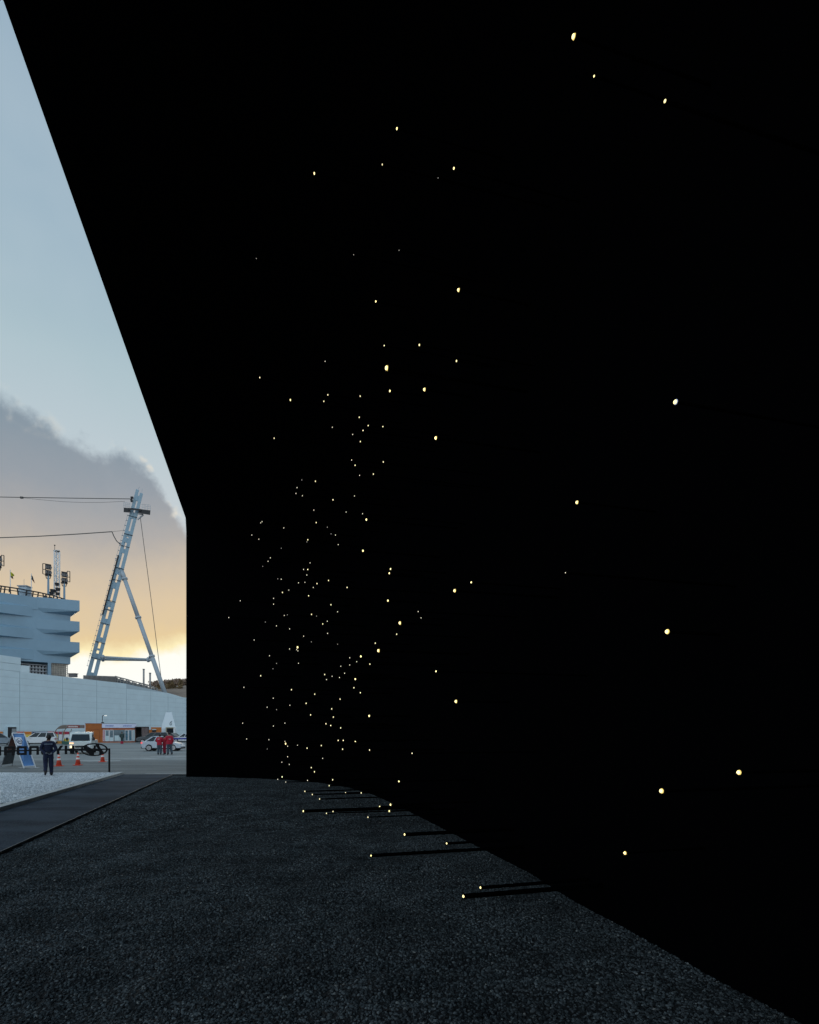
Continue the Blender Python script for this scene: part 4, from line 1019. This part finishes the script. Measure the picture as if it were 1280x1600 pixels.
c = MB(); c.box(x1,xr,-.05,.1,kz(1139.8),kz(1137.2)).box(xr-.18,xr,-.05,.1,.12,kz(1137.2)).box(x1,x1+.13,-.05,.1,.12,kz(1137.2)).box(x1,xr,-.1,.12,0,.14)
c.obj('orange_surround', M_orr, kio)
def kwin(a, b, m_, nm='window', y=-.02, dark=False):
    f_ = MB(); xa, xb = kx(a), kx(b); za, zb = kz(1158.2), kz(1139.9); t_ = .07
    f_.box(xa,xa+t_,y-.04,y+.04,za,zb).box(xb-t_,xb,y-.04,y+.04,za,zb).box(xa,xb,y-.04,y+.04,za,za+t_).box(xa,xb,y-.04,y+.04,zb-t_,zb)
    o = f_.obj(nm, M_wf, kio); MB().box(xa+t_,xb-t_,y-.01,y+.01,za+t_,zb-t_).obj('pane', m_, o); return o
M_pk = mat('pink_poster', (.45,.10,.16), .6); M_lb = mat('light_blue_poster', (.50,.62,.66), .5)
kwin(161,164.3,M_pk); kwin(164.6,170.6,M_shopglass); kwin(170.9,177.6,M_shopglass)
kwin(195.3,201.0,M_shopglass); kwin(201.3,207.0,M_shopglass); kwin(207.3,211.6,M_lb)
MB().box(kx(178),kx(195),.0,.1,.14,kz(1139.9)).obj('open_doorway', M_shopglass, kio)
c = MB().box(kx(165.4),kx(169.8),-.04,-.031,kz(1157.5),kz(1149.5)).box(kx(171.8),kx(176.8),-.04,-.031,kz(1157.5),kz(1152)).box(kx(179),kx(186),-.04,-.03,kz(1157.5),kz(1149)).box(kx(186.4),kx(190),-.04,-.03,kz(1157.5),kz(1151))
c.obj('window_poster', M_lb, kio)
c = MB()
for a, y_ in ((196.8,1144),(198.5,1150),(202.5,1147),(204.5,1153),(203,1142.5)): c.tube((kx(a),-.05,kz(y_)),(kx(a),-.035,kz(y_)), .16, n=8)
c.obj('round_sticker', mat('teal_sticker', (.05,.16,.24), .5), kio)
MB().box(kx(177),kx(196),-.5,-.1,0,.12).obj('step', M_orr, kio)
# lamp on the kiosk roof
q = kio.matrix_world
lp = empty('roof_lamp', P(160, 1130, p.y-.5), 0, 'thin dark angled lamp standing on the orange kiosk roof', 'lamp')
hh = 11.5/F*p.y
MB().tube((0,0,0),(0,0,hh), .05, n=6).tube((0,0,hh),(.42,0,hh+.05), .04, n=6).box(-.14,.22,-.12,.12,0,.16).obj('post', M_black_steel, lp)
MB().box(.36,.66,-.1,.1,hh-.03,hh+.06).obj('lamp_head', mat('lamp_face', (.8,.8,.75), .4, emit=(1,.95,.85), estr=.9), lp)
# dark open kiosk
p = G(222, 1160.0); dk = empty('dark_kiosk', p, face(p), 'dark open-fronted kiosk between the glass shop and the dark SUV', 'kiosk')
us_ = F/p.y; w = 20/us_; h = 24.5/us_
MB().box(-w/2,w/2,0,2.4,h-.12,h).box(-w/2,w/2,2.3,2.4,0,h).box(-w/2,-w/2+.1,0,2.4,0,h).box(w/2-.1,w/2,0,2.4,0,h).obj('frame', M_trim, dk)
MB().box(-.12,-.04,-.03,.05,0,h).obj('mullion', M_trim, dk)
MB().box(-.04,w/2-.1,.02,.04,.1,h-.14).obj('window_pane', mat('brown_glass', (.13,.10,.10), .2, 0, .6, var=.3, vscale=2), dk)
MB().box(.15,.55,.5,.9,.3,1.6).obj('stock_shelf', mat('shelf_red', (.3,.06,.05), .7), dk)
# orange stall
p = G(246, 1158); os_ = empty('orange_stall', p, face(p), 'small orange stall with a dark counter left of the white cone tent', 'stall')
us_ = F/p.y
z = lambda py: (1158-py)/us_; x = lambda px: (px-246)/us_
MB().box(x(237),x(252),0,2,0,z(1136.4)).box(x(232.8),x(237),.1,2,0,z(1140.2)).obj('stall_wall', M_org, os_)
MB().box(x(238.5),x(244),-.05,-.002,z(1143.8),z(1140.8)).obj('counter_opening', M_dark, os_); MB().box(x(238.2),x(244.4),-.07,-.052,z(1140.6),z(1139.4)).obj('price_board', M_lb, os_)
# white cone tent with doorway
p = G(263, 1157.0); tn = empty('cone_tent', p, face(p), 'tall white tapering tent with a small dark emblem in front of the stadium wall', 'tent')
us_ = F/p.y; z = lambda py: (1157-py)/us_; x = lambda px: (px-263)/us_
c = MB(); rings = []
for px0, px1, py in ((248,279,1157),(250.5,276,1145),(254.5,272.5,1132),(259.6,267.9,1113)):
    xa, xb, zz = x(px0), x(px1), z(py); d_ = (xb-xa)/2
    rings.append([Vector((xa,-d_*.6,zz)), Vector((xb,-d_*.6,zz)), Vector((xb,d_*.6,zz)), Vector((xa,d_*.6,zz))])
vs = [v for r in rings for v in r]; fs = [(k_*4+i, k_*4+(i+1)%4, k_*4+4+(i+1)%4, k_*4+4+i) for k_ in range(3) for i in range(4)]+[(3,2,1,0),(12,13,14,15)]
M_tent = mat('white_canvas', (.66,.74,.80), .7); c.add(vs, fs); c.obj('canvas', M_tent, tn, bevel=.03)
MB().box(x(259.5),x(272.5),-d_-2.3,0,0,z(1136.5)).obj('porch', mat('porch_olive', (.30,.27,.18), .6), tn)
MB().box(x(261),x(271.2),-d_-2.33,-d_-2.302,.1,z(1138)).obj('porch_opening', M_glass, tn)
MB().box(x(270.2),x(272.7),-d_-2.36,-d_-2.335,.1,z(1137)).obj('porch_jamb', M_wf, tn)
c = MB()                                       # emblem: small leaning figure of strokes
for a, b in (((265.5,1129.5),(268.0,1126.8)),((265,1130.5),(265.2,1132)),((266.5,1131),(268.3,1131.2)),((265.4,1132.6),(266.6,1133)),((266.6,1133),(267.8,1132.4)),((266.9,1129.4),(267.6,1129.2))):
    yy = lambda py: -2.45+(1157-py)/44*1.5
    c.beam((x(a[0]),yy(a[1])-.35,z(a[1])), (x(b[0]),yy(b[1])-.35,z(b[1])), .12, .05)
eo = c.obj('emblem', mat('emblem_grey', (.12,.17,.2), .6), tn)
# snug the emblem on the canvas front
import mathutils
dgx = 0
q0 = [v.co.copy() for v in eo.data.vertices]
def front_y(zz):
    for (a, b) in zip(rings, rings[1:]):
        if a[0].z <= zz <= b[0].z: f_ = (zz-a[0].z)/(b[0].z-a[0].z); return a[0].y+(b[0].y-a[0].y)*f_
    return 0
for v in eo.data.vertices: v.co.y = front_y(v.co.z)-.03-(.03 if v.index % 2 else 0)

# ------------------------------------------------------------------ traffic cones
M_cone = mat('cone_red', (.72,.085,.045), .55, var=.15, vscale=4); M_band = mat('reflective_band', (.78,.78,.76), .4)
def cone(px, py, label, hgt=.72):
    p = G(px, py); r = empty('traffic_cone', p, 0, label, 'traffic cone', 'traffic cones by the road'); s_ = hgt/.72
    q = lambda z: (.150-.118*z/.72)*s_
    def fr(z0, z1, g=0): return [(q(z0)+g, z0*s_), (q(z1)+g, z1*s_)]
    MB().box(-.19*s_,.19*s_,-.19*s_,.19*s_,0,.035*s_).obj('base', M_cone, r, bevel=.01)
    MB().lathe(fr(.035,.72), 16).obj('cone_body', M_cone, r, True)
    for a, b in ((.34,.44),(.54,.62)): MB().lathe(fr(a,b,.004), 16).obj('reflective_band', M_band, r)
    return r
cone(92, 1197.2, 'traffic cone nearest to the navy man, left of the other two', .74)
cone(121.8, 1195.8, 'traffic cone standing below the lit truck headlight', .74)
cone(160.3, 1190.6, 'traffic cone half hidden under the oval emblem of the rail sign', .7)

# ------------------------------------------------------------------ A frame boards
def a_frame():
    RB1, RB2, LB1, LB2 = G(38,1200.5), G(56,1199.5), G(1,1198.5), G(19,1196)
    Ym = (RB1.y+LB1.y)/2; T1 = P(19.3,1145.6,Ym); T2 = P(38.2,1146.0,Ym+.0)
    o = (RB1+LB1)/2; o.z = 0
    r = empty('a_frame_board', o, 0, 'blue folding A-frame board with a white poster standing beside the road', 'notice board')
    rl = lambda v: v-o
    M_b = mat('blue_board', (.09,.21,.44), .6, var=.25, vscale=1.5); M_bk = mat('board_back', (.055,.07,.08), .7, var=.3, vscale=3); M_bb = mat('board_back_brown', (.11,.045,.035), .7, var=.3, vscale=2)
    b = MB().slab([rl(RB1.lerp(T1,.045)), rl(RB2.lerp(T2,.045)), rl(T2), rl(T1)], -.04).obj('blue_panel', M_b, r)
    f_ = MB()
    for a, c in ((RB1,T1),(RB2,T2),(RB1.lerp(T1,.05),RB2.lerp(T2,.05)),(T1,T2)): f_.tube(rl(a)+Vector((0,-.02,0)), rl(c)+Vector((0,-.02,0)), .028, n=6)
    f_.obj('frame', M_wf, r)
    l1, l2 = LB1.lerp(T1,.45), LB2.lerp(T2-Vector((.55,0,0)),.45)
    tt2 = T1+Vector((.12,.35,0)); lb2 = LB2
    MB().slab([rl(LB1.lerp(T1,.06)), rl(lb2.lerp(tt2,.06)), rl(lb2.lerp(tt2,.5)), rl(LB1.lerp(T1,.5))], -.03).obj('rear_panel', M_bk, r)
    MB().slab([rl(LB1.lerp(T1,.505)), rl(lb2.lerp(tt2,.505)), rl(tt2), rl(T1)], -.03).obj('rear_panel', M_bb, r)
    f2 = MB()
    for a, c in ((LB1,T1),(LB2,tt2)): f2.tube(rl(a), rl(c), .024, n=6)
    f2.obj('rear_leg', M_grey, r)
    # poster on the blue panel
    def on(u, v, d=.0): a = RB1.lerp(T1, v); c = RB2.lerp(T2, v); return rl(a.lerp(c, u))
    nn = (on(1,.5)-on(0,.5)).cross(on(0,.9)-on(0,.5)).normalized()
    if nn.y > 0: nn = -nn
    sh = nn*.05
    po = MB().slab([on(.04,.63)+sh, on(.66,.64)+sh, on(.62,.87)+sh, on(.07,.87)+sh], .008).obj('poster', mat('poster_white', (.66,.68,.74), .6), r)
    c = MB(); cen = on(.35,.755)+nn*.075; ux = (on(1,.75)-on(0,.75)).normalized(); uz = (on(0,.9)-on(0,.6)).normalized()
    for i in range(18):
        a0, a1 = -.4+i*.33, -.4+(i+1)*.33
        c.beam(cen+ux*.12*math.cos(a0)+uz*.15*math.sin(a0), cen+ux*.12*math.cos(a1)+uz*.15*math.sin(a1), .035, .02)
    c.beam(cen-ux*.035-uz*.07, cen-ux*.03+uz*.06, .04, .02).beam(cen+ux*.035-uz*.05, cen+ux*.03+uz*.05, .035, .02)
    c.obj('poster_mark', mat('poster_ink', (.05,.07,.12), .6), po)
a_frame()

# ------------------------------------------------------------------ rail sign with mirrored lettering (seen from behind)
SA = G(171, 1209.2); SA.z = 0
ylft = .926*F/33.4; SB = Vector((-640/F*ylft, ylft, 0)); sdir = (SB-SA).normalized()
sign = empty('rail_sign', SA, math.atan2(-sdir.y, -sdir.x), 'black rail sign with large cut-out letters and an oval emblem, seen from behind', 'sign')
# local +X points right in the picture
def sx_px(px):
    q = on_line(px, SA, SB); return (q-SA).dot(-sdir)
M_sign = mat('sign_black', (.006,.006,.007), .7, spec=.3)
RZ = .926*24.4/24.4; RZ = H-(1170.6-HY)/F*SA.y
MB().box(-.045,.035,-.035,.035,0,RZ+.035).obj('post', M_sign, sign)
x_end = sx_px(-75)
MB().box(x_end,.034,-.02,.02,RZ-.03,RZ+.03).obj('rail', M_sign, sign)
MB().box(x_end-.04,x_end+.04,-.035,.035,0,RZ+.035).obj('post', M_sign, sign)
HL = .40; zc = RZ-.0; zb0, zt0 = zc-.20, zc+.20; T = .115
def letter(nm, pa, pb, strokes, arcs=None):
    xa, xb = sx_px(pa), sx_px(pb); w = xb-xa; c = MB()
    for (a, b, z0, z1) in strokes: c.box(xa+a*w, xa+b*w, -.03, .03, zb0+z0*HL, zb0+z1*HL)
    return c, xa, w
tw = .27; th = .25
def fin(c, nm): c.obj(nm, M_sign, sign, bevel=.012)
c, _, _ = letter('letter_h', 101, 116.3, [(0,tw,0,1),(1-tw,1,0,1),(tw,1-tw,.38,.62)]); fin(c, 'letter_h')
c, xa, w = letter('letter_y', 82, 99.2, []);                                                                  # Y
c.prism([(xa+.37*w, zb0), (xa+.63*w, zb0), (xa+.63*w, zb0+.4*HL), (xa+w, zb0+HL), (xa+.70*w, zb0+HL), (xa+.5*w, zb0+.64*HL), (xa+.30*w, zb0+HL), (xa, zb0+HL), (xa+.37*w, zb0+.4*HL)], -.03, .03); fin(c, 'letter_y')
c, _, _ = letter('letter_u', 64, 80, [(0,tw,.12,1),(1-tw,1,.12,1),(.06,.94,0,th)]); fin(c, 'letter_u')
c, _, _ = letter('letter_n', 45.3, 61, [(0,tw,0,.9),(1-tw,1,0,.9),(.05,.95,1-th,1)]); fin(c, 'letter_n')
c, _, _ = letter('letter_d', 25.8, 42, [(0,tw,.12,.88),(1-tw,1,0,1),(.07,1-tw,1-th,1),(.07,1-tw,0,th)]); fin(c, 'letter_d')
c, _, _ = letter('letter_a', 6.1, 22.8, [(0,tw,0,.9),(1-tw,1,0,.9),(.05,.95,1-th,1),(tw,1-tw,.3,.52)]); fin(c, 'letter_a')
c, _, _ = letter('letter_i', -2.6, 2.0, [(0,1,0,1)]); fin(c, 'letter_i')
# oval emblem
e0, e1 = sx_px(126), sx_px(168.6); ecx = (e0+e1)/2; ea = (e1-e0)/2; eb = .305; ezc = RZ-.01
c = MB(); n = 44; vs = []
for y in (-.03, .03):
    for k_ in (1.0, None):
        for i in range(n):
            a = 2*math.pi*i/n
            if k_: vs.append((ecx+ea*math.cos(a), y, ezc+eb*math.sin(a)))
            else: vs.append((ecx+(ea-.075)*math.cos(a), y, ezc+(eb-.06)*math.sin(a)))
fs = []
for i in range(n):
    j = (i+1)%n; fs += [(i,j,n+j,n+i),(2*n+i,3*n+i,3*n+j,2*n+j),(i,2*n+i,2*n+j,j),(n+i,n+j,3*n+j,3*n+i)]
c.add(vs, fs); em = c.obj('emblem_ring', M_sign, sign)
def E(u, v): return (ecx+u*ea, ezc+v*eb)
c = MB()
for poly in ([(-.70,.60),(-.36,.30),(-.10,.02),(.22,.10),(.48,-.02),(.52,.02),(.30,.34),(.14,.90),(.33,.86),(.42,.36),(.72,-.62),(.44,-.82),(.34,-.34),(.1,-.30),(-.12,-.40),(-.05,-.92),(-.34,-.84),(-.62,-.24),(-.78,.02)],):
    pass
for poly in ([(-.74,.56),(-.56,.66),(-.30,.26),(-.12,-.10),(-.02,-.44),(-.02,-.92),(-.28,-.90),(-.48,-.50),(-.70,-.10),(-.80,.10)],
             [(.06,.92),(.32,.88),(.40,.40),(.56,-.06),(.74,-.58),(.56,-.74),(.34,-.86),(.36,-.40),(.26,.08),(.12,.50)],
             [(-.30,.22),(-.08,.13),(.16,.18),(.26,.06),(.34,-.30),(.12,-.24),(-.06,-.26),(-.16,-.12)]):
    c.prism([E(*q) for q in poly], -.028, .028)
c.obj('emblem_letter', M_sign, em)

# ------------------------------------------------------------------ people
M_skin = mat('skin', (.30,.17,.12), .6); M_hair = mat('black_hair', (.012,.010,.010), .7); M_navy = mat('navy_coverall', (.007,.013,.042), .8, var=.25, vscale=12); M_shoe = mat('dark_boots', (.018,.017,.018), .7)
M_redj = mat('red_jacket', (.42,.012,.035), .75, var=.15, vscale=10); M_trou = mat('grey_blue_trousers', (.05,.075,.10), .8, var=.2, vscale=10); M_redt = mat('dark_red_trousers', (.32,.01,.04), .8); M_refl = mat('reflective_tape', (.30,.36,.45), .5)
M_glove = mat('grey_glove', (.14,.15,.17), .8); M_coat = mat('dark_green_coat', (.035,.06,.06), .8); M_wht = mat('white_print', (.7,.68,.7), .6)
def person(loc, rz, height, J, jacket, trousers, label, group=None, bulk=1.0, hem=.86, collar=1.50, glove=None, hands=True, headturn=0):
    """J: dict of joint overrides in metres for a 1.75 m figure facing +Y"""
    root = empty('person', loc, rz, label, 'person', group); k = height/1.75
    B = dict(pel=(0,0,.95), wai=(0,0,1.10), che=(0,-.01,1.30), sho=(0,-.01,1.42), nek=(0,.0,1.52), hd0=(0,.02,1.60), hd1=(0,.03,1.68), hd2=(0,.02,1.735))
    for s_, n_ in ((-1,'l'),(1,'r')):
        B.update({n_+'hip':(s_*.095,0,.88), n_+'kne':(s_*.10,.03,.50), n_+'ank':(s_*.10,0,.12), n_+'hee':(s_*.10,-.02,.06), n_+'toe':(s_*.115,.15,.045),
                  n_+'shl':(s_*.175,-.01,1.40), n_+'elb':(s_*.25,-.04,1.13), n_+'wri':(s_*.24,.06,.90), n_+'han':(s_*.235,.10,.83)})
    B.update(J); b_ = bulk; lb = min(1.22, .4+.6*bulk)
    rad = dict(pel=(.155*b_,.12*b_), wai=(.15*b_,.115*b_), che=(.165*b_,.125*b_), sho=(.13*b_,.10*b_), nek=(.062,.062), hd0=(.072,.080), hd1=(.086,.100), hd2=(.070,.080))
    for n_ in 'lr':
        rad.update({n_+'hip':(.10*lb,.105*lb), n_+'kne':(.076*lb,.08*lb), n_+'ank':(.062*lb,.066*lb), n_+'hee':(.045,.05), n_+'toe':(.042,.035),
                    n_+'shl':(.078*b_,.078*b_), n_+'elb':(.058*b_,.058*b_), n_+'wri':(.042,.042), n_+'han':(.036,.030)})
    names = list(B); idx = {n_: i for i, n_ in enumerate(names)}
    ed = [('pel','wai'),('wai','che'),('che','sho'),('sho','nek'),('nek','hd0'),('hd0','hd1'),('hd1','hd2')]
    for n_ in 'lr': ed += [('pel',n_+'hip'),(n_+'hip',n_+'kne'),(n_+'kne',n_+'ank'),(n_+'ank',n_+'hee'),(n_+'hee',n_+'toe'),('sho',n_+'shl'),(n_+'shl',n_+'elb'),(n_+'elb',n_+'wri'),(n_+'wri',n_+'han')]
    verts = [Vector(B[n_]) for n_ in names]; radl = [rad[n_] for n_ in names]; edges = [(idx[a], idx[b]) for a, b in ed]
    me = bpy.data.meshes.new('body'); me.from_pydata(verts, edges, [])
    o = bpy.data.objects.new('body', me); COL.objects.link(o)
    sk = o.modifiers.new('s', 'SKIN'); ss_ = o.modifiers.new('u', 'SUBSURF'); ss_.levels = 2
    for i, d in enumerate(me.skin_vertices[0].data): d.radius = radl[i]; d.use_root = (i == 0)
    dg = bpy.context.evaluated_depsgraph_get(); me2 = bpy.data.meshes.new_from_object(o.evaluated_get(dg)); bpy.data.objects.remove(o)
    me2.materials.clear()
    for m_ in (jacket, trousers, M_skin, M_shoe, glove or M_skin): me2.materials.append(m_)
    hl, hr = Vector(B['lhan']), Vector(B['rhan']); wl_, wr_ = Vector(B['lwri']), Vector(B['rwri'])
    for v in me2.vertices:                      # crease folds in the cloth
        c = v.co
        if .12 < c.z < 1.45: v.co += Vector((noise.noise(c*14), noise.noise(c*14+Vector((9,0,0))), 0))*.014
    for f_ in me2.polygons:
        c = f_.center; f_.use_smooth = True
        near = min((c-hl).length, (c-hr).length); onarm = min((c-q_).length for q_ in (hl, hr, wl_, wr_, Vector(B['lelb']), Vector(B['relb']))) < .12
        ft = min((c-Vector(B[q_])).length for q_ in ('lhee','rhee','ltoe','rtoe'))
        if near < .07: f_.material_index = 4
        elif ft < .11: f_.material_index = 3
        elif c.z > collar: f_.material_index = 2
        elif c.z < hem and not onarm: f_.material_index = 1
        else: f_.material_index = 0
    me2.transform(Matrix.Scale(k, 4)); bo = bpy.data.objects.new('body', me2); COL.objects.link(bo); bo.parent = root
    hd = Vector(B['hd1'])*k
    # hair cap, ears, nose, eyes, mouth
    c = MB(); vs, fs = [], []; n_, m_ = 14, 8
    for j in range(m_+1):
        th_ = math.pi*.62*j/m_
        for i in range(n_):
            a = 2*math.pi*i/n_; back = .5-.5*math.sin(a)          # a = pi/2 is the face
            t2 = th_*(.70+.62*back); wob = 1+.03*noise.noise((i*.9, j*.9, 1))
            vs.append(hd+Vector((.098*math.sin(t2)*math.cos(a)*wob, -.012+.112*math.sin(t2)*math.sin(a)*wob, .118*math.cos(t2)*wob-.008))*k)
    fs = [(j*n_+i, j*n_+(i+1)%n_, (j+1)*n_+(i+1)%n_, (j+1)*n_+i) for j in range(m_) for i in range(n_)]
    c.add(vs, fs).obj('hair', M_hair, root, True)
    for s_ in (-1, 1):
        c = MB().lathe([(.004,-.03*k),(.012*k,-.02*k),(.014*k,.0),(.012*k,.02*k),(.004,.03*k)], 8).obj('ear', M_skin, root, True); c.location = hd+Vector((s_*.094,.0,-.012))*k
        c = MB().lathe([(.002,-.008*k),(.008*k,-.005*k),(.009*k,.0),(.008*k,.005*k),(.002,.008*k)], 8).obj('eye', M_hair, root, True); c.location = hd+Vector((s_*.034,.092,.0))*k
    c = MB().prism([(-.014*k,-.03*k),(.014*k,-.03*k),(.004*k,.02*k),(-.004*k,.02*k)], 0, .03*k).obj('nose', M_skin, root); c.location = hd+Vector((0,.092,-.008))*k
    MB().box(-.022*k,.022*k,0,.008*k,-.004*k,.004*k).obj('mouth', mat('lips', (.25,.08,.07), .6), root).location = hd+Vector((0,.088,-.05))*k
    # fingers, each a short bent chain
    if hands:
        for n2 in 'lr':
            hb, wv = Vector(B[n2+'han']), Vector(B[n2+'wri']); d_ = (hb-wv).normalized(); sd_ = d_.cross(Vector((0,0,1))); sd_ = sd_.normalized() if sd_.length > .1 else Vector((0,1,0))
            up = sd_.cross(d_)
            fm = MB()
            for i, (o_, L_) in enumerate(((-.024,.060),(-.008,.068),(.008,.064),(.022,.052))):
                p0 = hb+sd_*o_+d_*.012; p1 = p0+d_*L_*.55; p2 = p1+(d_*.7+up*.5)*L_*.35; p3 = p2+(d_*.3+up*.8)*L_*.25
                for a, b, r_ in ((p0,p1,.0095),(p1,p2,.009),(p2,p3,.008)): fm.tube(a*k, b*k, r_*k, r_*.93*k, 7)
            p0 = hb-sd_*.026-d_*.01; p1 = p0-sd_*.022+d_*.025; p2 = p1+d_*.026
            fm.tube(p0*k, p1*k, .012*k, .011*k, 7).tube(p1*k, p2*k, .011*k, .009*k, 7)
            fm.obj('fingers', glove or M_skin, root, True)
    return root, B, k
# man in navy coveralls, walking away, hands clasped behind his back
p = G(75.5, 1212.6, .09)
r, B, k = person(p, face(p)+R(4), 1.77, dict(
    lelb=(-.285,-.05,1.16), lwri=(-.13,-.19,1.00), lhan=(-.05,-.215,.975), relb=(.285,-.05,1.16), rwri=(.13,-.20,.985), rhan=(.055,-.235,.95),
    lkne=(-.10,.02,.52), lank=(-.11,-.16,.20), lhee=(-.11,-.20,.15), ltoe=(-.12,-.10,.06), rkne=(.105,.04,.50), rank=(.115,.03,.11), rhee=(.115,.0,.05), rtoe=(.13,.16,.045),
    hd0=(.02,.04,1.60), hd1=(.02,.06,1.68), hd2=(.02,.06,1.73)), M_navy, M_navy, 'man in navy coveralls walking away with hands clasped behind his back', None, 1.22, glove=M_glove)
c = MB()
for i in range(6):
    xa, xb = -.155+i*.05, -.155+(i+1)*.05
    c.beam((xa,-.135-.03*math.cos(xa*8),1.385), (xb,-.135-.03*math.cos(xb*8),1.385), .02, .012)
c.obj('reflective_stripe', M_refl, r)
MB().box(-.14,.14,-.155,-.13,1.02,1.05).obj('belt', M_shoe, r)
# group in red jackets
def redperson(px, py, hgt, rz, J, tr_, lab, **kw):
    p = G(px, py); r, B, k = person(p, face(p)+R(rz), hgt, J, M_redj, tr_, lab, 'people in red jackets', kw.pop('bulk', 1.45), kw.pop('hem', .84), **kw)
    MB().box(-.10,.06,-.205,-.185,1.30,1.335).obj('back_print', M_wht, r); return r
redperson(249.2, 1179.8, 1.70, -12, dict(lelb=(-.26,.06,1.15), lwri=(-.12,.22,1.12), lhan=(-.06,.26,1.13), relb=(.26,.06,1.15), rwri=(.12,.22,1.12), rhan=(.06,.26,1.13), hd1=(.02,.07,1.66), hd2=(.02,.08,1.71), hd0=(.0,.04,1.58)),
          M_trou, 'person in a red jacket and dark trousers, leftmost of the huddled group')
redperson(257.4, 1179.3, 1.62, 60, dict(), M_redt, 'person dressed all in red standing in the middle of the huddled group', bulk=1.15)
redperson(264.6, 1179.8, 1.86, 14, dict(lelb=(-.28,.05,1.16), lwri=(-.24,.24,1.12), lhan=(-.22,.30,1.14), lkne=(-.09,.03,.5), rkne=(.14,.03,.5), rank=(.19,.02,.12), rhee=(.19,.0,.06), rtoe=(.22,.14,.045)),
          M_trou, 'tallest person in a red jacket and blue-grey trousers, rightmost of the huddled group')
p = G(190.6, 1161.2); person(p, face(p)+R(5), 1.75, dict(), M_coat, M_coat, 'person in a dark coat standing at the kiosk doorway', None, 1.3, hem=.6)
rb_ = MB().box(-.2,.2,-.2,.2,0,.30).box(-.15,.15,-.12,.15,.30,.38).obj('red_bin', M_redt, None, bevel=.04); rb_.location = G(190.6,1162.2); rb_.rotation_euler = (0,0,face(p)); tag(rb_, 'low red tub on the ground in front of the kiosk doorway', 'tub')

print('objects', len(bpy.data.objects))
